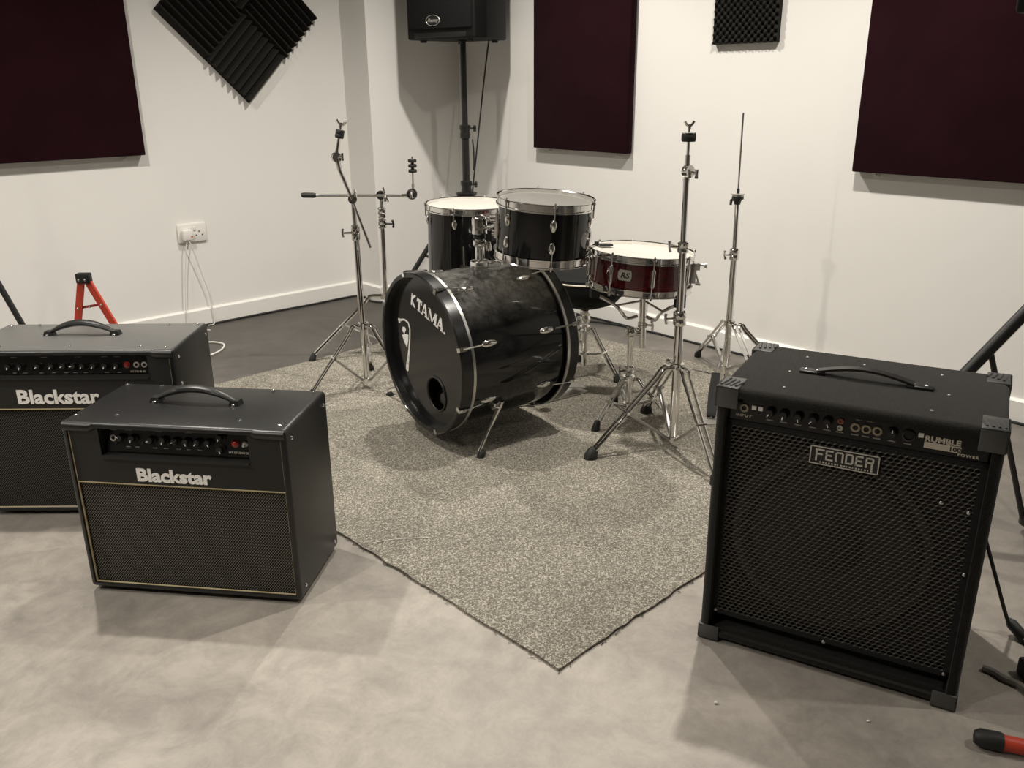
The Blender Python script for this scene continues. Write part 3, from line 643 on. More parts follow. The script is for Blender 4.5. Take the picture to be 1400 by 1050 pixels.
    # strap handle with pressed end plates
    for a, b in ((.129, .180), (.340, .391)):
        e = rbox_mesh('handle_plate', (b - a, .026, .007), ((a + b) / 2, .178, h + .003), .003, 2, PLASTIC); e = link_mesh(e, 'handle_plate', t)
        for k in (.25, .72): inst(SCREWS, 'screw', e, m @ M.Translation((a + (b - a) * k, .178, h + .0062)))
    pts = [V((.165, .178, h + .006))] + [V((.165 + (.355 - .165) * q / 12, .178, h + .006 + .016 * math.sin(math.pi * q / 12))) for q in range(1, 12)] + [V((.355, .178, h + .006))]
    mb = MB(); vv = []; ff = []
    for p_ in pts:
        for dy, dz in ((-.011, -.002), (.011, -.002), (.011, .003), (-.011, .003)): vv.append(m @ (p_ + V((0, dy, dz))))
    for i in range(len(pts) - 1):
        for k in range(4): ff.append((i * 4 + k, i * 4 + (k + 1) % 4, i * 4 + 4 + (k + 1) % 4, i * 4 + 4 + k))
    ff += [(3, 2, 1, 0), tuple(range(len(vv) - 4, len(vv)))]; mb.add(vv, ff).build('carry_strap', PLASTIC, t)
    for x, y in ((.124, .284), (.245, .284), (.399, .286), (.111, .163), (.123, .054), (.397, .051), (.42, .16)): inst(SCREWT, 'screw', t, m @ M.Translation((x, y, h)))
    for x, y in ((.05, .05), (w - .05, .05), (.05, d - .05), (w - .05, d - .05)): inst(MB().lathe([(0, 0), (.015, 0), (.015, .008), (0, .008)], n=14).mesh('rubber_foot', RUBBER), 'rubber_foot', t, m @ M.Translation((x, y, 0)))
bass_amp()
# ------------------------------------------------------------------ drums
def ring_lathe(mb, m, R0, z0, z1, t, flare=0.0):
    """triple flanged hoop: band of thickness t between z0 and z1 with rolled edges"""
    mb.lathe([(R0, z0), (R0, z1 - .002), (R0 + flare, z1), (R0 + flare + .002, z1 + .001), (R0 + flare + .002, z1 - .001), (R0 + t, z1 - .004), (R0 + t, z0 + .006), (R0 + t + .004, z0 + .004), (R0 + t + .004, z0), ], m, 64, closed=True)
def lug_mesh(L=.042, wd=.011, mt=CHROME, name='lug'):
    """teardrop lug: z outward from the shell, y along the drum's axis, narrow end away from the rim"""
    mb = MB(); n = 10; prof = []
    for i in range(n + 1):
        t = i / n; prof.append((wd * (math.sin(math.pi * min(1, t * 1.0)) ** .6) * (1.0 - .45 * t) + (.003 if 0 < i < n else 0), -t * L))
    prof[0] = (.004, 0); prof[-1] = (0, -L)
    prof = [(0, 0)] + prof
    m = M(((1, 0, 0, 0), (0, 0, 1, 0), (0, 1, 0, 0), (0, 0, 0, 1)))
    mb.lathe(prof, m @ M.Diagonal((1, .75, 1, 1)), 14); return mb.mesh(name, mt)
LUG = lug_mesh(); LUGB = lug_mesh(.062, .0115)
def shell_frame(fr, ang, r, z, flip=False):
    """frame on a drum wall: Z out, Y along +axis (or - when flipped)"""
    o = V((math.cos(ang), math.sin(ang), 0)); y = V((0, 0, -1 if flip else 1)); x = y.cross(o); m = M((x, y, o)).transposed().to_4x4(); m.translation = o * r + V((0, 0, z)); return fr @ m
def rods(parent, fr, ang, r, z0, z1, flip):
    mb = MB(); o = V((math.cos(ang) * (r + .010), math.sin(ang) * (r + .010), 0))
    mb.cyl(fr @ (o + V((0, 0, z0))), fr @ (o + V((0, 0, z1))), .0028, n=8)
    e = z1; s = -1 if flip else 1
    mb.cyl(fr @ (o + V((0, 0, e - .004 * s))), fr @ (o + V((0, 0, e + .003 * s))), .0062, n=10)
    mb.cyl(fr @ (o + V((0, 0, e))), fr @ (o + V((0, 0, e + .010 * s))), .0038, n=6)
    mb.build('tension_rod', CHROME, parent)
def tom(name, label, top, axis, Rh, hgt, nlug, phase, loc, shellmat, headmat, lower_head, hoop=.028, teardrop=True, group=None):
    """top = centre of the top rim plane, axis = up direction of the drum, Rh = outer hoop radius"""
    t = thing(name, label, 'drum', loc, 0, group); fr = frame(axis, V((0, 1, 0)), V(top)); Rs = Rh - .010
    z1, z0 = -.014, -hgt + .014
    MB().lathe([(Rs, z1), (Rs, z0), (Rs - .007, z0), (Rs - .007, z1)], fr, 64, closed=True).build('shell', shellmat, t)
    a = MB(); ring_lathe(a, fr, Rs + .003, -hoop, 0, .0025, .003); a.build('top_hoop', CHROME, t)
    b = MB(); ring_lathe(b, fr @ M.Translation((0, 0, -hgt)) @ M.Rotation(math.pi, 4, 'X'), Rs + .003, -hoop, 0, .0025, .003); b.build('bottom_hoop', CHROME, t)
    MB().lathe([(Rs + .002, -.020), (Rs + .002, -.013), (Rs - .006, -.011), (0, -.011)], fr, 64).build('top_head', headmat, t)
    MB().lathe([(Rs + .002, -hgt + .020), (Rs + .002, -hgt + .013), (Rs - .006, -hgt + .011), (0, -hgt + .011)], fr, 64).build('bottom_head', lower_head, t)
    for i in range(nlug):
        an = phase + 2 * math.pi * i / nlug
        if teardrop:
            l = inst(LUG, 'lug', t, shell_frame(fr, an, Rs, z1 - .032)); rods(l, fr, an, Rs, -.050, -.004, False)
            l = inst(LUG, 'lug', t, shell_frame(fr, an, Rs, z0 + .032, True)); rods(l, fr, an, Rs, -hgt + .050, -hgt + .004, True)
        else:
            lm = shell_frame(fr, an, Rs, -hgt / 2); mb = MB()
            mb.box((0, 0, .005), (.014, .050, .010), lm); mb.cyl(lm @ V((0, -.026, .009)), lm @ V((0, .026, .009)), .0075, n=12); mb.ball(lm @ V((0, .026, .009)), .0075, 10); mb.ball(lm @ V((0, -.026, .009)), .0075, 10)
            l = mb.build('lug', CHROME, t); rods(l, fr, an, Rs, -hgt / 2 + .02, -.004, False); rods(l, fr, an, Rs, -hgt / 2 - .02, -hgt + .004, True)
    return t, fr, Rs
# ---- bass drum
YA, PI_ = .608, .024
BAX = V((math.cos(YA) * math.cos(PI_), math.sin(YA) * math.cos(PI_), math.sin(PI_))); BC = V((-.313, 2.783, .332))
HR = V((math.sin(YA), -math.cos(YA), 0)); HU = HR.cross(-BAX) * -1
if HU.z < 0: HU = -HU
BF = M((HR, HU, -BAX)).transposed().to_4x4(); BF.translation = BC          # x right on the front head, y up, z out towards the front
BR, BL, BS = .277, .473, .262
def bass_drum():
    t = thing('bass_drum', 'glossy black bass drum lying on its side with white lettering on its head', 'drum', (BC.x, BC.y, 0))
    hd = .042
    MB().lathe([(BS, -hd - .004), (BS, -BL + hd + .004), (BS - .008, -BL + hd + .004), (BS - .008, -hd - .004)], BF, 96, closed=True).build('shell', DUSTY, t)
    MB().lathe([(BS - .0085, -hd - .006), (BS - .0085, -BL + hd + .006)], BF, 64).build('shell_lining', BIRCH, t)
    for nm, za, zb in (('front_hoop', 0, -hd), ('batter_hoop', -BL, -BL + hd)):
        s = 1 if zb < za else -1
        mb = MB().lathe([(BR, za - .004 * s), (BR - .004, za), (BR - .016, za), (BR - .018, za - .004 * s), (BR - .018, zb), (BR, zb)], BF, 96, closed=True); h = mb.build(nm, BLACKS, t)
        tag(MB().lathe([(BR - .003, zb + .002 * s), (BR + .0012, zb + .0005 * s), (BR + .0012, zb - .009 * s), (BR - .003, zb - .010 * s)], BF, 96, closed=True).build('hoop_inlay', STEEL, h), 'bright metal stripe round the hoop')
    # front head with its off-centre port
    bm = bmesh.new(); n = 72; hc = V((.050, -.137)); hr_ = .060; RO = BR - .017; zf = -.030
    o = [bm.verts.new((RO * math.cos(2 * math.pi * i / n), RO * math.sin(2 * math.pi * i / n), zf)) for i in range(n)]
    k = 40; q = [bm.verts.new((hc.x + hr_ * math.cos(2 * math.pi * i / k), hc.y + hr_ * math.sin(2 * math.pi * i / k), zf)) for i in range(k)]
    ed = [bm.edges.new((a[i], a[(i + 1) % len(a)])) for a in (o, q) for i in range(len(a))]
    bmesh.ops.triangle_fill(bm, edges=ed, use_beauty=True)
    bmesh.ops.transform(bm, matrix=WM[t.name].inverted() @ BF, verts=bm.verts); bmesh.ops.recalc_face_normals(bm, faces=bm.faces)
    me = bpy.data.meshes.new('front_head'); bm.to_mesh(me); bm.free(); me.materials.append(HEADB); fh = link_mesh(me, 'front_head', t)
    MB().ring(BF @ M.Translation((hc.x, hc.y, zf + .001)), hr_, .0042, 40, 8).build('port_ring', PLASTIC, fh)
    MB().lathe([(BS + .002, -BL + .036), (BS, -BL + .031), (0, -BL + .031)], BF, 64).build('batter_head', HEADW, t)
    cu = rbox_mesh('damping_pillow', (.20, .06, .28), (0, 0, 0), .025, 4, mat('pillow_cloth', (.35, .33, .30), .9)); cu.transform(WM[t.name].inverted() @ BF @ M.Translation((0.02, -.195, -.23))); link_mesh(cu, 'damping_pillow', t)
    # ---- lettering, lying just proud of the head
    HF = BF @ M.Translation((0, 0, zf + .0006)); lt = MB()
    ang = R(-14.5); base = HF @ M.Translation((-.092, .150, 0)) @ M.Rotation(ang, 4, 'Z')
    def quad(pts): lt.prism(pts, 0, .0007, base)
    def rect(x0, y0, x1, y1): quad([(x0, y0), (x1, y0), (x1, y1), (x0, y1)])
    hgt = .045
    # emblem block in front of the name: square with a wedge cut from its right side
    quad([(.0, 0), (.008, 0), (.008, hgt), (.0, hgt)]); quad([(.009, hgt * .5), (.030, hgt), (.018, hgt), (.009, hgt * .78)]); quad([(.009, hgt * .5), (.009, hgt * .22), (.020, 0), (.032, 0)])
    x = .038
    def T_(x): rect(x + .0125, 0, x + .0225, hgt); rect(x, hgt - .008, x + .035, hgt); rect(x, hgt - .015, x + .004, hgt); rect(x + .031, hgt - .015, x + .035, hgt); rect(x + .008, 0, x + .027, .004)
    def A_(x, w):
        quad([(x + .004, 0), (x + .010, 0), (x + w * .5 + .001, hgt), (x + w * .5 - .005, hgt)]); quad([(x + w - .016, 0), (x + w - .004, 0), (x + w * .5 + .005, hgt), (x + w * .5 - .005, hgt)])
        rect(x + w * .25, hgt * .26, x + w * .74, hgt * .26 + .004); rect(x, 0, x + .014, .004); rect(x + w - .020, 0, x + w, .004)
    def M_(x, w):
        rect(x + .004, 0, x + .009, hgt); quad([(x + .004, hgt), (x + .013, hgt), (x + w * .5 + .002, .006), (x + w * .5 - .006, .004)]); quad([(x + w - .014, hgt), (x + w - .008, hgt), (x + w * .5 + .002, .006), (x + w * .5 - .005, .004)])
        rect(x + w - .015, 0, x + w - .004, hgt); rect(x, 0, x + .013, .004); rect(x + w - .019, 0, x + w, .004); rect(x, hgt - .004, x + .012, hgt); rect(x + w - .013, hgt - .004, x + w, hgt)
    T_(x); A_(x + .032, .047); M_(x + .078, .058); A_(x + .134, .047)
    lt.lathe([(0, 0), (.0042, 0), (.0042, .0007), (0, .0007)], base @ M.Translation((x + .187, .004, 0)), 12)
    o = lt.build('head_lettering', WHITE, fh, smooth=False); o['label'] = 'white serif maker name across the front head'
    fg = MB()
    def ribbon(c, hw):                         # flat stroke of varying half width along a centre line
        for k in range(len(c) - 1):
            a, b = V(c[k]), V(c[k + 1]); d = (b - a).normalized(); n_ = V((-d.y, d.x)); p = [a + n_ * hw[k], a - n_ * hw[k], b - n_ * hw[k + 1], b + n_ * hw[k + 1]]; fg.prism([(q.x, q.y) for q in p], 0, .0007, HF)
            fg.lathe([(0, 0), (hw[k + 1], 0), (hw[k + 1], .0007), (0, .0007)], HF @ M.Translation((b.x, b.y, 0)), 10)
    ribbon([(-.1861, .0640), (-.1905, .0741)], [.006, .006])
    ribbon([(-.1892, .0741), (-.1752, .0766), (-.1589, .0817), (-.1422, .0833), (-.1208, .0769), (-.1125, .0565), (-.117, .025), (-.1283, -.0189), (-.1382, -.0525), (-.1467, -.0757), (-.1534, -.1001)], [.0045, .004, .0032, .0032, .0036, .0040, .0042, .0048, .0062, .0085, .0095])
    for pl_ in ([(-.1651, .0538), (-.1493, .0558), (-.1424, .0472), (-.1562, .0301), (-.1695, .0384)], [(-.1739, .0229), (-.1445, .0323), (-.1261, .0325), (-.1301, .0116), (-.1425, -.0172), (-.1498, -.0112), (-.1643, .0034)]): fg.prism(pl_, 0, .0009, HF)
    o = fg.build('head_emblem', WHITE, fh, smooth=False); o['label'] = 'white slender figure emblem under a hooked arc'
    # ---- claws, rods and lugs
    CLAW = MB().box((0, .010, .002), (.014, .026, .004)).box((0, .022, -.005), (.014, .004, .018)).mesh('claw_hook', CHROME, smooth=False)
    for i in range(8):
        an = R(16.5 + 45 * i)
        for z, flip in ((-.092, False), (-BL + .092, True)):
            l = inst(LUGB, 'lug', t, shell_frame(BF, an, BS, z, flip)); o_ = V((math.cos(an) * (BS + .011), math.sin(an) * (BS + .011), 0)); ze = -.030 if not flip else -BL + .030
            mb = MB(); mb.cyl(BF @ (o_ + V((0, 0, z))), BF @ (o_ * 1.035 + V((0, 0, ze + (.02 if not flip else -.02)))), .0028, n=8); mb.build('tension_rod', CHROME, l)
            inst(CLAW, 'claw_hook', l, shell_frame(BF, an, BR + .001, -.022 if not flip else -BL + .022, flip))
    # ---- spurs
    for s, foot in ((1, V((-.111, 2.65, 0))), (-1, V((-.505, 3.283, 0)))):
        an = R(-36) if s > 0 else R(216); fm = shell_frame(BF, an, BS, -.165)
        mb = MB(); mb.box((0, 0, .006), (.034, .040, .012), fm); mb.ball(fm @ V((0, 0, .014)), .014, 12); b = mb.build('spur_bracket', CHROME, t)
        st = fm @ V((0, 0, .016)); ft = foot + V((0, 0, .030)); mid = st.lerp(ft, .42)
        sp = MB().cyl(st + (st - ft).normalized() * .018, mid, .012, .008, n=12).cyl(mid, ft, .0055, n=10).build('spur', CHROME, t)
        MB().lathe([(0, 0), (.011, 0), (.0135, .012), (.012, .026), (.007, .034), (0, .034)], frame(st - ft, origin=foot + V((0, 0, .001))), 14).build('rubber_foot', RUBBER, sp)
    # ---- tom post
    pc = BC + BAX * .255; top = V((pc.x, pc.y, pc.z + BS - .004))
    px = V((-.1065, pc.y, top.z)); b = MB()
    bx = rbox_mesh('post_base', (.056, .050, .036), (0, 0, .012), .010, 3, CHROME); bx.transform(WM[t.name].inverted() @ M.Translation(px) @ M.Rotation(YA, 4, 'Z')); link_mesh(bx, 'post_base', t)
    p = MB(); p.cyl(px, px + V((0, 0, .150)), .0155, n=20); p.lathe([(.021, .075), (.023, .080), (.023, .092), (.021, .096)], M.Translation(px), 20); p.build('tom_post', CHROME, t)
    MB().lathe([(.0185, .1), (.0215, .103), (.0215, .112), (.0185, .115)], M.Translation(px), 20).build('post_collar', PLASTIC, t)
    c = MB().lathe([(0, .118), (.026, .118), (.026, .166), (.022, .175), (.012, .179), (0, .180)], M.Translation(px), 24); c.box((.0, 0, .140), (.05, .02, .02), M.Translation(px)); c.build('post_head', CHROME, t)
    a = MB(); e = V((-.028, 2.862, .752)); a.tube(bez([px + V((0, 0, .140)), px + V((.03, -.022, .142)), e + V((-.018, .018, 0)), e], 6), .0062, 10); a.ball(px + V((.034, -.024, .142)), .011, 10); a.build('tom_arm', CHROME, t)
    w = MB(); w.cyl(px + V((.0, -.026, .140)), px + V((0, -.040, .140)), .004, n=8); w.box(px + V((0, -.044, .140)), (.026, .005, .009)); w.build('wing_bolt', CHROME, t)
    w = MB().lathe([(0, 0), (.0095, .002), (.0105, .012), (.007, .030), (0, .032)], M.Translation(px + V((.03, -.01, .06))), 12); w.build('memory_lock', CHROME, t)
bass_drum()
# ---- rack tom hung on the post
TA = V((.065, -.043, 1)).normalized()
tm, tf, tr_ = tom('rack_tom', 'black rack tom with chrome hoops tilted above the bass drum', (.117, 2.855, .845), TA, .165, .203, 6, R(-82), (.117, 2.855, .64), BLACKG, HEADC, HEADC)
def tom_bracket():
    an = R(176); f = shell_frame(tf, an, tr_, -.105); b = MB()
    b.box((0, 0, .004), (.034, .080, .008), f); b.cyl(f @ V((0, .020, .004)), f @ V((0, .020, .026)), .012, n=14); b.cyl(f @ V((0, -.026, .004)), f @ V((0, -.026, .018)), .010, n=12); k = b.build('mount_bracket', CHROME, tm)
    w = MB(); w.cyl(f @ V((.0, .020, .024)), f @ V((-.020, .020, .034)), .004, n=8); w.box((-.024, .020, .036), (.006, .026, .010), f); w.build('wing_bolt', CHROME, k)
    f = shell_frame(tf, R(-12), tr_, -.118); b = MB().prism([(-.014, -.016), (.014, -.016), (.018, 0), (.014, .016), (-.014, .016), (-.018, 0)], 0, .003, f); b.build('badge', SILVER, tm)
tom_bracket()
# ---- floor tom behind
FTT = V((-.175, 3.74, .712)); FA = V((.019, -.019, 1)).normalized()
ft, ff_, fr_ = tom('floor_tom', 'black floor tom with white head standing behind the bass drum', FTT, FA, .192, .38, 6, R(-108), (FTT.x, FTT.y, 0), BLACKG, HEADW, HEADC)
def ft_legs():
    for k in range(3):
        an = R(-95 + 120 * k); f = shell_frame(ff_, an, fr_, -.25); b = MB(); b.box((0, 0, .012), (.030, .045, .022), f); b.build('leg_bracket', CHROME, ft)
        o = f @ V((0, 0, .016)); dn = V((o.x, o.y, 0)); out = (dn - V((FTT.x, FTT.y, 0))).normalized()
        l = MB(); l.tube([V((o.x, o.y, .56)), V((o.x, o.y, .14)), dn + out * .03 + V((0, 0, .10)), dn + out * .03 + V((0, 0, .03))], .005, 8); lg = l.build('leg', CHROME, ft)
        MB().lathe([(0, 0), (.012, 0), (.012, .024), (.007, .036), (0, .036)], M.Translation(dn + out * .03), 12).build('rubber_foot', RUBBER, lg)
ft_legs()
# ---- snare
SA = V((.063, .009, 1)).normalized(); ST = V((.462, 2.993, .644))
sn, sf, sr = tom('snare_drum', 'wine red snare drum with white head and chrome hoops on a folding stand', ST, SA, .186, .135, 8, R(-86), (ST.x, ST.y, .5), MAROON, HEADW, HEADC, .024, False)
def snare_bits():
    f = shell_frame(sf, R(-116), sr, -.064); b = MB()
    b.prism([(-.024, -.010), (-.019, -.018), (.019, -.018), (.024, -.010), (.024, .010), (.019, .018), (-.019, .018), (-.024, .010)], 0, .003, f); k = b.build('badge', SILVER, sn); k['label'] = 'silver eight sided badge with dark letters'
    text_obj('RS', 'badge_lettering', PLASTIC, k, WM[sn.name].inverted() @ f @ M.Translation((0, -.009, .0035)), .026, 1.1, .0006, .0004, 'CENTER', .25)
    f = shell_frame(sf, R(-6), sr, -.066); b = MB()
    b.box((0, -.004, .008), (.030, .070, .016), f); b.box((0, .020, .020), (.022, .024, .014), f); b.cyl(f @ V((0, .026, .018)), f @ V((0, .026, .046)), .005, n=10); b.cyl(f @ V((0, .026, .042)), f @ V((0, .026, .050)), .010, n=12)
    for q in (-.010, 0, .010): b.cyl(f @ V((q, -.005, .016)), f @ V((q, -.040, .030)), .0028, n=8)
    b.box((0, -.040, .026), (.034, .008, .016), f); b.build('snare_strainer', SILVER, sn)
    f2 = sf @ M.Translation((-.125, .065, -.008)); d = MB(); d.box((0, 0, .006), (.050, .026, .006), f2 @ M.Rotation(R(20), 4, 'Z')); d.cyl(f2 @ V((-.03, .01, .0)), f2 @ V((-.03, .01, .014)), .008, n=12); d.build('damper', PLASTIC, sn)
    wr = MB()
    for q in range(-6, 7): wr.cyl(sf @ V((-.15, q * .0035, -.126)), sf @ V((.15, q * .0035, -.126)), .0011, n=5)
    wr.build('snare_wires', STEEL, sn)
snare_bits()
# ------------------------------------------------------------------ stands
def rubber(parent, p, d, r=.013, L=.036):
    MB().lathe([(0, 0), (r * 1.05, 0), (r * 1.1, L * .3), (r * .85, L * .8), (r * .55, L), (0, L)], frame(d, origin=p), 12).build('rubber_foot', RUBBER, parent)
def tripod(t, base, zh, zb, feet, double=True, rr=.0048, foot=.014, bracez=.45, bend=.045, gap=.0105):
    """hub at zh, lower brace ring at zb; feet = points on the floor"""
    bx, by = base; hub = V((bx, by, zh))
    MB().lathe([(.0135, -.012), (.022, -.012), (.022, .012), (.0135, .012)], M.Translation(hub), 20, closed=True).build('leg_hub', CHROME, t)
    MB().lathe([(.010, -.008), (.0185, -.008), (.0185, .008), (.010, .008)], M.Translation((bx, by, zb)), 18, closed=True).build('brace_hub', CHROME, t)
    for f in feet:
        f = V((f[0], f[1], 0)); out = (f - V((bx, by, 0))); out.normalize(); side = V((-out.y, out.x, 0))
        top = hub + out * .020; sh = hub + out * bend + V((0, 0, -.004)); end = f + V((0, 0, .020)); dirv = (sh - end).normalized(); mb = MB()
        knee = sh - dirv * .03 - V((0, 0, .0))
        path = [top, sh + V((0, 0, .004)), sh - dirv * .035, end + dirv * .010]
        for s in ((-1, 1) if double else (0,)):
            mb.tube([q + side * gap * s for q in bez(path[:3], 4)] + [path[3] + side * gap * s * .8], rr if double else rr * 1.5, 8)
        lg = mb.build('leg', CHROME, t)
        c = MB(); c.tube([end + dirv * .022, end], [gap + .004, gap + .003] if double else [.009, .009], 10); 
        rubber(lg, f, dirv * .45 + V((0, 0, .55)), foot, .046)
        jp = sh.lerp(end, bracez); br = MB()
        a = V((bx, by, zb)) + out * .018
        br.tube([a, jp], .0052, 6, 1.8)
        br.build('leg_brace', STEEL, t)
        j = MB().cyl(jp + side * (gap + .008), jp - side * (gap + .008), .006, n=10); j.build('rivet', CHROME, lg)
def collar(t, p, r, h, axis=V((0, 0, 1)), wing=None, wl=.035, dark=False, name='height_collar'):
    fr = frame(axis, origin=V(p))
    k = MB().lathe([(r * .85, -h / 2), (r * 1.05, -h / 2), (r * 1.3, -h * .38), (r * 1.3, -h * .1), (r * 1.12, 0), (r * 1.3, h * .1), (r * 1.3, h * .38), (r * 1.05, h / 2), (r * .85, h / 2)], fr, 18, closed=True).build(name, CHROME, t)
    if wing:
        w = V(wing).normalized(); b = MB(); o = V(p) + w * r; b.cyl(o, o + w * wl * .6, .0042, n=8); s = w.cross(V((0, 0, 1))).normalized()
        e = o + w * wl * .62; b.tube([e + V((0, 0, .016)) + s * .004, e + w * .004, e + V((0, 0, -.016)) - s * .004], [.0055, .004, .0055], 8, 1.3); b.build('wing_bolt', PLASTIC if dark else CHROME, k)
    return k
def wing_nut(t, p, ax, s=1.0):
    f = frame(ax, V((0, 1, 0)), V(p)); b = MB(); b.cyl(f @ V((0, 0, -.012 * s)), f @ V((0, 0, .014 * s)), .0035 * s, n=8); b.cyl(f @ V((0, 0, -.002 * s)), f @ V((0, 0, .006 * s)), .006 * s, n=10)
    for k in (-1, 1): b.tube([f @ V((0, 0, .004 * s)), f @ V((k * .010 * s, 0, .013 * s)), f @ V((k * .015 * s, 0, .022 * s))], [.004 * s, .0042 * s, .004 * s], 8)
    return b.build('wing_nut', CHROME, t)
def felts(t, p, ax, n, r=.016, h=.011, gap=.016):
    f = frame(ax, origin=V(p))
    for i in range(n):
        MB().lathe([(0, 0), (r * .9, 0), (r, h * .2), (r, h * .8), (r * .9, h), (0, h)], f @ M.Translation((0, 0, i * gap)), 18).build('felt_washer', RUBBER, t)
def tilter(t, c, r, ax, knob_dir):
    """toothed disc joint with a wing knob"""
    k = MB().lathe([(0, -.010), (r, -.010), (r, -.002), (r * .8, 0), (r, .002), (r, .010), (0, .010)], frame(ax, origin=V(c)), 22); b = k.build('tilter', CHROME, t)
    d = V(knob_dir).normalized(); w = MB(); w.cyl(V(c), V(c) + d * .026, .0045, n=8); s = d.cross(V((0, 0, 1))).normalized(); e = V(c) + d * .028
    w.tube([e + V((0, 0, .014)), e, e - V((0, 0, .014))], [.006, .0045, .006], 8); w.build('wing_bolt', CHROME, b); return b
def sweepfeet(base, a0, r): return [(base[0] + r * math.cos(R(a)), base[1] + r * math.sin(R(a))) for a in a0]
# left boom stand, nearer the amps
def boom_stand_near():
    b = (-.600, 3.360); t = thing('cymbal_stand', 'chrome boom cymbal stand left of the bass drum, its tilted boom reaching highest', 'cymbal stand', (*b, 0))
    tripod(t, b, .275, .045, [(-.810, 3.235), (-.622, 3.600), (-.395, 3.255)])
    MB().cyl((*b, .03), (-.606, 3.36, .655), .0125, n=18).build('lower_tube', CHROME, t); MB().cyl((-.606, 3.36, .64), (-.608, 3.36, .775), .0092, n=16).build('upper_tube', CHROME, t)
    collar(t, (-.606, 3.36, .650), .0135, .060, wing=(-1, -.25, 0), wl=.055)
    tilter(t, (-.608, 3.355, .779), .017, (0.2, -1, .1), (.5, -.3, .9))
    p0, p1, p2 = V((-.549, 3.352, .592)), V((-.608, 3.350, .779)), V((-.648, 3.350, .886))
    MB().cyl(p0, p1, .0055, n=12).build('boom_tail', CHROME, t); MB().cyl(p1, p2, .0068, .0075, n=12).build('boom_arm', CHROME, t)
    q = V((-.657, 3.350, .936)); MB().cyl(p2, q, .0088, .0115, n=12).build('boom_neck', CHROME, t)
    tilter(t, q, .0185, (.55, -1, 0), (1, -.4, .1))
    tp = V((-.640, 3.350, 1.012)); ax = (tp - q).normalized(); MB().cyl(q, tp, .0085, .0055, n=12).build('cymbal_rod', CHROME, t)
    felts(t, tp - ax * .006, ax, 2, .0165, .016, .014); wing_nut(t, tp + ax * .034, ax, 1.15)
boom_stand_near()
def boom_stand_far():
    b = (-.575, 3.83); t = thing('cymbal_stand', 'chrome boom cymbal stand by the corner, level boom with a black counterweight grip', 'cymbal stand', (*b, 0))
    tripod(t, b, .285, .07, [(-.914, 3.738), (-.40, 3.60), (-.47, 4.13)], double=False, rr=.0062, bend=.07)
    MB().cyl((*b, .04), (-.570, 3.83, .63), .0125, n=18).build('lower_tube', CHROME, t); MB().cyl((-.570, 3.83, .62), (-.567, 3.83, .735), .0095, n=16).build('upper_tube', CHROME, t)
    collar(t, (-.570, 3.83, .612), .0155, .040, wing=(1, -.2, 0), wl=.055, dark=True); collar(t, (-.569, 3.83, .660), .0150, .046)
    j = V((-.567, 3.822, .737)); tilter(t, j, .020, (.1, -1, .05), (.5, -.4, -.3))
    w = MB(); w.tube([j + V((.012, -.01, .034)), j + V((.018, -.012, .006)), j + V((.032, -.012, -.028))], [.0045, .003, .0045], 8); w.build('wing_bolt', CHROME, t)
    g0, g1, e = V((-.914, 3.815, .741)), V((-.848, 3.815, .739)), V((-.440, 3.815, .735))
    MB().cyl(g1, e, .0062, n=12).build('boom_arm', STEEL, t); MB().lathe([(0, 0), (.009, .002), (.0115, .010), (.0115, .056), (.009, .064), (0, .066)], frame(g1 - g0, origin=g0), 14).build('counterweight_grip', RUBBER, t)
    MB().cyl(e - V((.035, 0, 0)), e, .0075, .009, n=12).build('boom_neck', CHROME, t)
    c = V((-.430, 3.812, .742)); k = tilter(t, c, .0235, (.1, -1, .0), (0, -1, 0)); MB().ring(frame((.1, -1, 0), origin=c + V((-.002, -.013, 0))), .014, .004, 20, 6).build('tilter_washer', RUBBER, k)
    MB().cyl((-.424, 3.815, .75), (-.422, 3.815, .900), .0042, n=10).cyl((-.424, 3.815, .745), (-.4235, 3.815, .785), .0072, n=12).build('cymbal_rod', STEEL, t)
    felts(t, (-.4225, 3.815, .833), (0, 0, 1), 3, .0185, .0135, .0215); MB().cyl((-.4225, 3.815, .833), (-.4225, 3.815, .888), .007, n=10).build('felt_sleeve', RUBBER, t)
boom_stand_far()
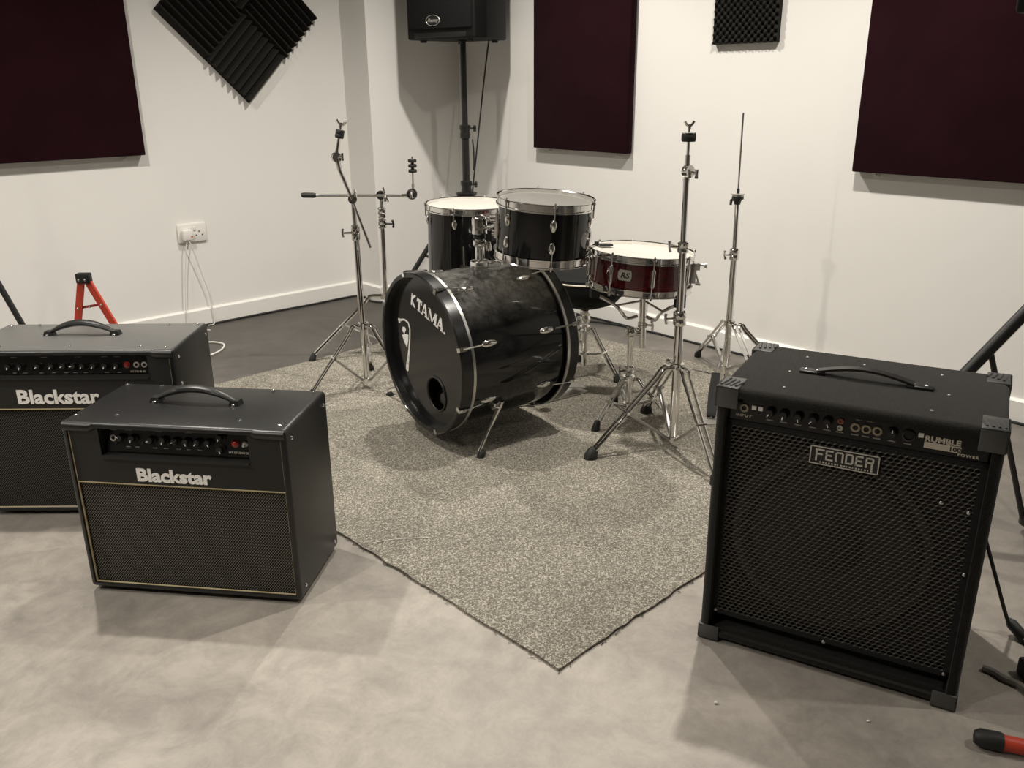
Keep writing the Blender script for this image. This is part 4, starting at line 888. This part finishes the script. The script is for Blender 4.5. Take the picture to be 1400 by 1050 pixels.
def straight_stand():
    b = (.552, 2.720); t = thing('cymbal_stand', 'tall straight chrome cymbal stand in front of the snare, beside the bass amp', 'cymbal stand', (*b, 0))
    tripod(t, b, .300, .042, [(.258, 2.637), (.640, 2.428), (.510, 3.060)], foot=.021, rr=.0055, gap=.0115, bracez=.50, bend=.05)
    MB().cyl((*b, .03), (.5495, 2.72, .475), .0150, n=20).build('lower_tube', CHROME, t); MB().cyl((.5495, 2.72, .45), (.547, 2.72, .70), .0122, n=18).build('middle_tube', CHROME, t); MB().cyl((.547, 2.72, .68), (.545, 2.72, .915), .0095, n=16).build('upper_tube', CHROME, t)
    collar(t, (.5495, 2.72, .467), .0165, .048, wing=(-1, -.3, .05), wl=.05); collar(t, (.547, 2.72, .700), .0145, .034, wing=(-1, -.3, .1), wl=.05)
    c = V((.548, 2.715, .935)); MB().cyl((.545, 2.72, .905), (.546, 2.72, .945), .0115, n=14).build('tilter_neck', CHROME, t); tilter(t, c, .0195, (.75, -1, .1), (1, -.5, -.25))
    MB().cyl((.545, 2.72, .94), (.545, 2.72, .985), .0085, n=12).cyl((.545, 2.72, .98), (.545, 2.72, 1.04), .0048, n=10).build('cymbal_rod', CHROME, t)
    felts(t, (.545, 2.72, 1.024), (0, 0, 1), 1, .0225, .024); MB().lathe([(0, 0), (.022, 0), (.022, .003), (0, .003)], M.Translation((.545, 2.72, 1.048)), 18).build('metal_washer', CHROME, t)
    wing_nut(t, (.545, 2.72, 1.063), V((0, 0, 1)), .95)
    m = MB(); m.cyl((.532, 2.709, .318), (.518, 2.70, .326), .004, n=8); m.ball((.515, 2.698, .328), .008, 8); m.build('locking_screw', CHROME, t)
straight_stand()
def hihat_stand():
    b = (.892, 3.40); t = thing('hi_hat_stand', 'chrome hi-hat stand with thin bare rod and no cymbals, behind the bass amp', 'hi-hat stand', (*b, 0))
    tripod(t, b, .262, .07, [(.855, 3.775), (1.16, 3.20), (.985, 3.09)], rr=.0055, bend=.05, gap=.011)
    MB().cyl((*b, .02), (.890, 3.40, .56), .0135, n=18).build('lower_tube', CHROME, t); MB().cyl((.890, 3.40, .54), (.886, 3.40, .762), .0098, n=16).build('upper_tube', CHROME, t)
    collar(t, (.890, 3.40, .545), .0155, .046, wing=(-1, -.3, 0), wl=.04)
    MB().cyl((.886, 3.40, .76), (.882, 3.40, 1.083), .0036, n=10).build('pull_rod', STEEL, t)
    MB().lathe([(0, 0), (.012, 0), (.0135, .010), (.019, .018), (.023, .020), (.023, .030), (0, .030)], M.Translation((.886, 3.40, .742)), 20).build('cymbal_seat', PLASTIC, t)
    MB().lathe([(0, 0), (.027, 0), (.027, .004), (0, .004)], M.Translation((.886, 3.40, .780)), 20).lathe([(0, 0), (.022, 0), (.022, .005), (0, .005)], M.Translation((.886, 3.40, .773)), 20).build('seat_felt', SILVER, t)
    MB().cyl((.886, 3.40, .784), (.8855, 3.40, .802), .0062, n=10).build('clutch_sleeve', RUBBER, t)
    w = MB(); w.tube([(.872, 3.39, .762), (.858, 3.385, .760), (.856, 3.384, .742)], [.006, .006, .005], 8); w.build('tilt_screw', PLASTIC, t)
    hl, te = V((.742, 2.985, .012)), V((.806, 3.215, .105)); ax = (te - hl).normalized(); sd = V((ax.y, -ax.x, 0)).normalized()
    f = MB(); vv = []
    for p, w_ in ((hl, .016), (hl.lerp(te, .5), .020), (te, .016)):
        for s in (-1, 1):
            for dz in (0, .006): vv.append(p + sd * s * w_ + V((0, 0, dz)))
    f.add(vv, [(0, 2, 3, 1), (8, 9, 11, 10)] + [q for o in (0, 4) for q in ((o, o + 1, o + 5, o + 4), (o + 2, o + 6, o + 7, o + 3), (o + 1, o + 3, o + 7, o + 5), (o, o + 4, o + 6, o + 2))]); f.build('footboard', CABB, t, smooth=False)
    MB().box(hl + V((0, -.03, -.006)), (.075, .07, .010)).build('heel_plate', STEEL, t, smooth=False)
    c = MB(); c.cyl(te + V((0, 0, .002)), (.885, 3.395, .20), .003, n=8); c.build('pull_chain', STEEL, t)
    r_ = MB(); r_.cyl((.703, 3.268, .112), (.806, 3.215, .100), .0038, n=8); r_.tube([hl, (.835, 3.20, .02), (.885, 3.39, .04)], .004, 8); r_.build('radius_rod', CHROME, t)
    k = MB(); k.lathe([(0, 0), (.016, 0), (.016, .030), (.010, .034), (0, .034)], M.Translation((.800, 2.93, .001)), 14); k.build('spur_knob', CHROME, t)
hihat_stand()
def snare_stand():
    b = (.430, 2.990); t = thing('snare_stand', 'chrome snare stand with basket arms under the red snare drum', 'snare stand', (*b, 0))
    tripod(t, b, .165, .065, sweepfeet(b, (-140, -20, 100), .172), double=True, rr=.0042, foot=.014, bend=.035, gap=.008)
    MB().cyl((*b, .05), (.431, 2.99, .315), .0105, n=16).build('lower_tube', CHROME, t); collar(t, (.431, 2.99, .200), .013, .034, wing=(-1, -.4, 0), wl=.04)
    c = V((.432, 2.99, .345)); d = MB(); d.cyl((.431, 2.99, .29), c - V((0, 0, .01)), .0125, .016, n=16); d.ball(c, .0225, 16); d.cyl(c, (.474, 2.99, .338), .011, n=12); d.build('tilter_clamp', CHROME, t)
    MB().cyl((.474, 2.99, .285), (.470, 2.99, .485), .0125, n=16).build('basket_tube', CHROME, t)
    collar(t, (.472, 2.99, .372), .0135, .020, wing=(1, -.5, 0), wl=.035); 
    hub = V((.470, 2.99, .405)); cz = SA
    for an in (195, 310, 70):
        d = V((math.cos(R(an)), math.sin(R(an)), 0)); rim = ST + d * .172; rim.z = ST.z - .135 - (d.dot(V((SA.x, SA.y, 0)))) * .172 - .002
        a = MB(); lo = hub + d * .020; mid = hub.lerp(rim, .55) + V((0, 0, -.022)); a.tube(bez([lo, hub + d * .06 + V((0, 0, -.004)), mid, rim + V((0, 0, -.022))], 5), .0062, 8); a.tube([hub + V((0, 0, .055)) + d * .012, mid + V((0, 0, .004))], .0042, 8); ar = a.build('basket_arm', CHROME, t)
        MB().box(V((0, 0, -.008)), (.030, .026, .040), M.Translation(rim + V((0, 0, -.006)) + d * .004) @ M.Rotation(R(an), 4, 'Z')).build('rubber_grip', RUBBER, ar)
snare_stand()
def throne():
    b = (.310, 3.50); t = thing('drum_throne', 'round black drum throne behind the snare on chrome legs', 'stool', (*b, 0))
    tripod(t, b, .215, .105, [(.445, 3.403), (.30, 3.70), (.17, 3.40)], rr=.0048, foot=.015, bend=.04, gap=.010)
    MB().cyl((*b, .045), (*b, .285), .0128, n=18).build('lower_tube', CHROME, t); MB().cyl((*b, .27), (*b, .335), .0105, n=16).build('upper_tube', CHROME, t)
    collar(t, (*b, .272), .0165, .060, wing=(-1, -.5, 0), wl=.05)
    MB().lathe([(0, .312), (.07, .314), (.125, .335), (.160, .372), (.1655, .400), (.166, .430), (.164, .438)], M.Translation((*b, 0)), 48).lathe([(.164, .438), (.162, .448), (.150, .455), (.08, .459), (0, .460)], M.Translation((*b, 0)), 48).build('seat', SEAT, t)
    tag(MB().ring(M.Translation((*b, .434)), .1655, .0036, 56, 8).build('seat_piping', CREAM, t), 'thin white piping round the seat edge')
throne()
def kick_pedal():
    base = BC + BAX * (BL + .012); dx = V((BAX.x, BAX.y, 0)).normalized(); sd = V((-dx.y, dx.x, 0)); o = V((base.x, base.y, 0)) + sd * .10; t = thing('bass_drum_pedal', 'silver bass drum pedal on the rug behind the bass drum', 'pedal', o)
    def P_(a, s, z): return o + dx * a + sd * s + V((0, 0, z))
    def plate(name, a0, a1, w0, w1, z0, z1, th, mt):
        mb = MB(); vv = [P_(a, s * w_, z + k) for a, w_, z in ((a0, w0, z0), (a1, w1, z1)) for s in (-1, 1) for k in (0, th)]
        mb.add(vv, [(0, 2, 3, 1), (4, 5, 7, 6), (0, 1, 5, 4), (2, 6, 7, 3), (1, 3, 7, 5), (0, 4, 6, 2)]); return mb.build(name, mt, t, smooth=False)
    plate('base_plate', .03, .31, .045, .045, .009, .009, .005, STEEL); plate('footboard', .05, .305, .028, .038, .075, .024, .005, STEEL)
    m = MB()
    for s in (-1, 1): m.tube([P_(.035, s * .05, .014), P_(.035, s * .05, .20)], .006, 8)
    m.cyl(P_(.035, -.055, .195), P_(.035, .055, .195), .006, n=10); m.build('pedal_frame', CHROME, t)
    bt = MB(); bt.cyl(P_(.035, 0, .195), P_(.07, 0, .345), .003, n=8); bt.build('beater_rod', CHROME, t); MB().ball(P_(.068, 0, .36), .022, 12).build('beater', mat('beater_felt', (.4, .38, .34), .9), t)
    MB().cyl(P_(.040, 0, .19), P_(.055, 0, .085), .004, n=6).build('pedal_chain', STEEL, t); MB().box(P_(.02, 0, .016), (.05, .05, .018)).build('hoop_clamp', STEEL, t)
kick_pedal()
# ------------------------------------------------------------------ loudspeaker on its stand in the corner
def loudspeaker(label, c, yaw, z, logo=True):
    """c = centre of the underside, front faces local -Y"""
    w, wb, d, h = .430, .300, .360, .66
    t = thing('loudspeaker', label, 'loudspeaker', (c[0], c[1], z), yaw); m = WM[t.name]
    def plan(o=0.0): return [(-w / 2 + o, -d / 2 + o), (w / 2 - o, -d / 2 + o), (w / 2 - o, -d / 2 + .10), (wb / 2 - o, d / 2 - o), (-wb / 2 + o, d / 2 - o), (-w / 2 + o, -d / 2 + .10)]
    bm = bmesh.new(); vs0 = [bm.verts.new((x, y, .012)) for x, y in plan()]; f = bm.faces.new(vs0); g = bmesh.ops.extrude_face_region(bm, geom=[f]); bmesh.ops.translate(bm, verts=[q for q in g['geom'] if isinstance(q, bmesh.types.BMVert)], vec=(0, 0, h))
    bmesh.ops.recalc_face_normals(bm, faces=bm.faces); bmesh.ops.bevel(bm, geom=list(bm.edges), offset=.010, segments=3, affect='EDGES', profile=.5)
    me = bpy.data.meshes.new('cabinet'); bm.to_mesh(me); bm.free(); me.materials.append(CABB); me.shade_smooth(); me.set_sharp_from_angle(angle=R(38)); link_mesh(me, 'cabinet', t)
    gm = rbox_mesh('front_grille', (w - .03, .014, h - .07), (0, -d / 2 - .003, h / 2 + .025), .006, 2, weave('speaker_grille_cloth', (.006, .006, .006), (.016, .016, .016), .004, .004)); g = link_mesh(gm, 'front_grille', t)
    me = rbox_mesh('lower_trim', (w - .10, .010, .022), (0, -d / 2 - .001, .030), .004, 2, PLASTIC); link_mesh(me, 'lower_trim', t)
    if logo:
        lm = m @ M.Translation((-.035, -d / 2 - .0105, .098)) @ M.Rotation(R(90), 4, 'X') @ M.Diagonal((1.75, 1, 1, 1)); b = MB(); b.lathe([(0, 0), (.026, 0), (.026, .0015), (0, .0015)], lm, 32); k = b.build('logo_plate', PLASTIC, t)
        MB().ring(lm @ M.Translation((0, 0, .0015)), .0245, .0013, 32, 6).build('logo_rim', SILVER, k)
        text_obj('Peavey', 'logo_lettering', SILVER, k, m.inverted() @ lm @ M.Translation((0, -.007, .0018)), 0.023, .60, .0006, .0004, 'CENTER', .45)
    for x, y in ((-.15, -.13), (.15, -.13), (-.11, .13), (.11, .13)): MB().lathe([(0, 0), (.016, 0), (.018, .014), (0, .014)], m @ M.Translation((x, y, 0)), 12).build('rubber_foot', RUBBER, t)
    MB().lathe([(.024, .004), (.033, .006), (.033, .014), (.024, .014)], m, 18, closed=True).build('pole_socket', PLASTIC, t)
    return t
SPC = (-.240, 4.745)
loudspeaker('black loudspeaker up on a pole stand in the room corner', SPC, R(-35), 1.392)
def speaker_stand(label, base, ztop, feet, zhub=.62, zcollar=.95, zb=.20, mf=.52, lr=.0135):
    bx, by = base; t = thing('speaker_stand', label, 'speaker stand', (bx, by, 0)); 
    MB().cyl((bx, by, .10), (bx, by, zcollar + .02), .0200, n=20).build('lower_tube', PLASTIC, t); MB().cyl((bx, by, zcollar), (bx, by, ztop), .0160, n=18).build('upper_tube', PLASTIC, t)
    def clamp(z, r):
        k = MB().lathe([(.0165, -.035), (r, -.035), (r * 1.05, -.015), (r * .92, 0), (r * 1.12, .014), (r * 1.12, .030), (.0165, .034)], M.Translation((bx, by, z)), 20, closed=True).build('clamp_collar', PLASTIC, t)
        kb = MB(); kb.cyl((bx + .02, by - .005, z + .015), (bx + .045, by - .012, z + .015), .005, n=8)
        for i in range(3): kb.ball((bx + .052, by - .014 + .010 * math.cos(i * 2.1), z + .015 + .010 * math.sin(i * 2.1)), .0088, 8)
        kb.build('clamp_knob', PLASTIC, k); return k
    clamp(zcollar, .0265); clamp(zhub + .03, .0275)
    MB().lathe([(.021, -.02), (.030, -.02), (.055, .0), (.058, .010), (.030, .014), (.021, .014)], M.Translation((bx, by, zhub - .01)), 24, closed=True).build('leg_hub', PLASTIC, t)
    MB().lathe([(.021, -.02), (.032, -.02), (.032, .02), (.021, .02)], M.Translation((bx, by, zb)), 20, closed=True).build('brace_hub', PLASTIC, t)
    for f in feet:
        f = V((*f, 0)); o = (f - V((bx, by, 0))).normalized(); a = V((bx, by, zhub - .012)) + o * .035; e = f + V((0, 0, .018)); lg = MB().cyl(a, e, lr, n=14).build('leg', PLASTIC, t)
        rubber(lg, f, (a - e).normalized() * .2 + V((0, 0, .8)), .019, .045); mid = a.lerp(e, mf); MB().cyl(V((bx, by, zb)) + o * .028, mid, .0075, n=10).build('leg_brace', PLASTIC, t)
    return t
speaker_stand('black tripod speaker stand in the corner, its pole rising behind the floor tom', (SPC[0] + .002, SPC[1]), 1.41, [(SPC[0] - .43, SPC[1] - .10), (SPC[0] + .33, SPC[1] - .33), (SPC[0] + .05, SPC[1] + .42)], zhub=.635, zcollar=.955)
def tubes(name, pts, r, mt, label, cat, n=8, steps=8, group=None):
    p = bez(pts, steps); return flat_thing(MB().tube(p, r, n), name, mt, label, cat, p[0], group)
cb = MB().tube(bez([(-.105, 4.79, 1.405), (-.118, 4.77, 1.32), (-.145, 4.75, 1.12), (-.185, 4.735, .80), (-.205, 4.725, .63), (-.205, 4.73, .45), (-.17, 4.75, .20), (-.10, 4.85, .012), (.10, 4.80, .008)], 8), .0042, 8)
flat_thing(cb, 'speaker_cable', RUBBER, 'thin black cable hanging down from the corner loudspeaker beside its pole', 'cable', (-.10, 4.85, 0))
cb = MB().tube(bez([(-.199, 4.722, .915), (-.194, 4.720, .86), (-.193, 4.719, .80), (-.196, 4.720, .755)], 6), .004, 8)
flat_thing(cb, 'locking_pin', RUBBER, 'short black tethered pin dangling from the collar of the corner pole', 'pin', (-.199, 4.72, .755))
# second and third stands, mostly outside the frame
speaker_stand('black tripod stand leg leaning in at the left edge above the rear amp', (-2.00, 3.00), 1.5, [(-1.63, 3.00), (-2.20, 3.33), (-2.20, 2.67)], zhub=.95, zcollar=1.2, zb=.06, mf=.62, lr=.0105)
speaker_stand('black tripod stand at the right edge behind the bass amp', (1.44, 2.12), 1.35, [(.85, 2.14), (1.78, 1.62), (1.95, 2.50)], zhub=.775, zcollar=1.1, zb=.05, mf=.30, lr=.0165)
loudspeaker('black loudspeaker at the top right edge, only its lower corner in view', (1.44, 2.12), R(-45), 1.328, False)
# ------------------------------------------------------------------ wall socket, plug and cords
def wall_socket():
    c = W(1.775, CL, .488); t = thing('wall_socket', 'white double wall socket low on the left wall', 'socket', c); fm = M((-E1, V((0, 0, 1)), E2)).transposed().to_4x4(); fm.translation = c
    if M((-E1, V((0, 0, 1)), E2)).determinant() < 0: fm = M((E1, V((0, 0, 1)), E2)).transposed().to_4x4(); fm.translation = c
    S = 1 if V(fm.col[0][:3]).dot(E1) > 0 else -1
    me = rbox_mesh('face_plate', (.148, .092, .012), (0, 0, .006), .003, 2, WPLAS); me.transform(M.Translation(-c) @ fm); link_mesh(me, 'face_plate', t)
    h = MB()
    for x, y in ((.036, .004), (.020, -.014), (.052, -.014)): h.box((S * x, y, .0121), (.007, .006, .001), fm)
    h.build('pin_slots', RUBBER, t, smooth=False)
    for x in (-.012, .012):
        b = rbox_mesh('rocker_switch', (.011, .018, .006), (S * x, .020, .014), .002, 2, WPLAS); b.transform(M.Translation(-c) @ fm); link_mesh(b, 'rocker_switch', t)
    return fm, S, c
FM, S_, SC_ = wall_socket()
def plug():
    t = thing('plug', 'white mains plug with dangling cords pushed into the left half of the wall socket', 'plug', SC_ - E1 * .036 + E2 * .02); c = WM[t.name].inverted()
    me = rbox_mesh('plug_body', (.050, .052, .028), (S_ * -.034, -.006, .027), .006, 2, WPLAS); me.transform(c @ FM); link_mesh(me, 'plug_body', t)
    p = lambda a, o, z: W(a, CL + o, z)
    for pts in ([p(1.735, .032, .456), p(1.722, .030, .40), p(1.705, .024, .28), p(1.690, .022, .16), p(1.685, .022, .09), p(1.69, .05, .008), p(1.75, .14, .006)],
                [p(1.742, .032, .456), p(1.755, .034, .42), p(1.785, .026, .30), p(1.815, .024, .18), p(1.822, .024, .09), p(1.825, .03, .010), p(1.78, .05, .006)]):
        MB().tube(bez(pts, 8), .0026, 8).build('cord', WCORD, t)
    l = MB().box((S_ * -.016, -.014, .0405), (.010, .008, .002), FM); tag(l.build('fuse_label', mat('orange_label', (.55, .16, .05), .5), t, smooth=False), 'small orange fuse marking')
plug()
p = lambda a, o, z: W(a, CL + o, z)
tubes('cord_loop', [(-1.52, 4.03, .006), (-1.47, 4.055, .006), (-1.405, 4.02, .006), (-1.385, 3.95, .006), (-1.39, 3.89, .006), (-1.42, 3.83, .006), (-1.50, 3.80, .006)], .0042, WCORD, 'white cord looped on the floor behind the rear amp', 'cord')
# black cables run along the skirtings
tubes('floor_cable', [p(.9, .030, .006), p(1.4, .026, .006), p(1.8, .028, .006), p(2.1, .022, .006), p(2.4, .030, .006), p(2.60, .022, .006), p(2.715, .035, .006), p(2.722, .12, .006), p(2.70, .20, .006), p(2.74, .275, .006), p(2.9, .30, .006)], .0055, RUBBER, 'black cable lying along the foot of the left wall', 'cable')
q = lambda b, o, z=.006: W(CR - o, b, z)
tubes('floor_cable', [q(-3.9, .05), q(-3.4, .04), q(-3.1, .025), q(-2.6, .022), q(-2.1, .022), q(-1.5, .024), q(-.9, .022), q(-.4, .024)], .005, RUBBER, 'black cable pressed along the foot of the right wall', 'cable')
tubes('floor_cable', [(.12, 4.50, .006), (.30, 4.42, .006), (.45, 4.37, .006), (.56, 4.30, .006), (.66, 4.21, .006), (.75, 4.13, .006)], .005, RUBBER, 'black cable slanting over the floor behind the throne to the right wall', 'cable')
# ------------------------------------------------------------------ red folding stand behind the rear amp, red leg in the foreground
def red_stand():
    y = 2.90; t = thing('folding_stand', 'red A shaped folding stand with black cap standing behind the rear amp', 'stand', (-1.46, y, 0))
    def bar(name, a, b, w, mt=REDP, th=.012):
        a, b = V(a), V(b); d = (b - a).normalized(); n = V((0, 1, 0)); s = d.cross(n).normalized(); mb = MB(); vv = []
        for p_ in (a, b):
            for k, l in ((-1, -1), (1, -1), (1, 1), (-1, 1)): vv.append(p_ + s * w / 2 * k + n * th / 2 * l)
        mb.add(vv, [(0, 1, 2, 3), (7, 6, 5, 4)] + [(i, (i + 1) % 4, 4 + (i + 1) % 4, 4 + i) for i in range(4)]); return mb.build(name, mt, t, smooth=False)
    A, B = V((-1.474, y, .568)), V((-1.452, y, .568)); fa, fb = V((-1.612, y, .012)), V((-1.215, y, .012))
    bar('leg', A, fa, .0215); bar('leg', B, fb, .0215)
    za = .480; pa = A.lerp(fa, (.568 - .472) / .556); pb = B.lerp(fb, (.568 - .484) / .556)
    k = bar('cross_brace', pa + V((0, .004, 0)), pb + V((0, .004, 0)), .008, mat('dark_red_steel', (.30, .03, .02), .5), .006)
    for p_ in (pa, pb, pa.lerp(pb, .5)): inst(SCREWS, 'rivet', k, frame(V((0, -1, 0)), origin=p_ + V((0, -.007, 0))))
    c = rbox_mesh('cap', (.046, .030, .034), (-1.463 + 1.46, 0, .578), .004, 2, PLASTIC); c = link_mesh(c, 'cap', t)
    for x in (-1.474, -1.453): inst(SCREWS, 'rivet', c, frame(V((0, -1, 0)), origin=V((x, y - .0155, .574))))
    for f in (fa, fb): MB().box((f.x, f.y, .010), (.028, .022, .020)).build('rubber_foot', RUBBER, t, smooth=False)
red_stand()
def red_leg():
    a, b = V((.872, 1.319, .019)), V((1.36, 1.135, .019)); d = (b - a).normalized(); t = thing('red_bar', 'red bar with black rubber end lying on concrete at the lower right corner', 'bar', (a.x, a.y, 0))
    MB().tube([a + d * .040, b], .0150, 14).build('bar', REDP, t); MB().lathe([(0, 0), (.012, .002), (.0175, .012), (.0185, .045), (.017, .05), (0, .05)], frame(d, origin=a), 16).build('rubber_end', RUBBER, t)
red_leg()
# ------------------------------------------------------------------ mains lead and bits beside the bass amp
def mains_lead():
    t = thing('mains_lead', 'black mains lead with inline connector hanging beside the bass amp', 'cable', (1.12, 1.66, 0))
    cp = [(.985, 1.80, .36), (1.018, 1.72, .325), (1.036, 1.690, .27), (1.075, 1.672, .16), (1.112, 1.662, .060), (1.128, 1.656, .022)]
    MB().tube(bez(cp, 8), .0042, 8).build('cord', RUBBER, t)
    MB().lathe([(0, 0), (.006, 0), (.0125, .012), (.0125, .045), (.006, .062), (0, .062)], frame(V((.012, -.02, -.014)), origin=V((1.126, 1.668, .036))), 14).build('connector', RUBBER, t)
    MB().tube(bez([(1.142, 1.63, .012), (1.145, 1.59, .007), (1.13, 1.56, .006), (1.10, 1.535, .012)], 6), .0042, 8).build('cord', RUBBER, t)
    me = rbox_mesh('plug_block', (.06, .045, .042), (-.02, -.155, .022), .006, 2, RUBBER); link_mesh(me, 'plug_block', t)
mains_lead()
tubes('grey_cable', [(1.005, 1.535, .007), (1.02, 1.52, .008), (1.03, 1.50, .008), (1.052, 1.475, .008), (1.060, 1.44, .008), (1.075, 1.40, .008), (1.12, 1.36, .008)], .0075, GCORD, 'thick grey cable curving over the concrete in the shade of the bass amp', 'cable')
def crumb(x, y, r, label):
    mb = MB().ball((x, y, r * .6), r, 8, (1, .8, .6)); [q.__iadd__(V((random.uniform(-1, 1), random.uniform(-1, 1), random.uniform(-.3, .6))) * r * .25) for q in mb.v]
    mb.v = [V((q.x, q.y, max(0, q.z))) for q in mb.v]; flat_thing(mb, 'plaster_crumb', WPLAS, label, 'crumb', (x, y, 0))
crumb(.410, 1.437, .0048, 'pale crumb on the concrete left of centre below the bass amp')
crumb(.699, 1.381, .0034, 'tiny pale crumb on the concrete nearest the red bar')

# ------------------------------------------------------------------ square the whole room up with the world axes
RZ = M.Rotation(-A0, 4, 'Z')
for o in list(C.objects):
    if o.parent is None:
        if o.type == 'MESH': o.data.transform(RZ); o.location = RZ @ o.location
        else: o.matrix_basis = RZ @ o.matrix_basis
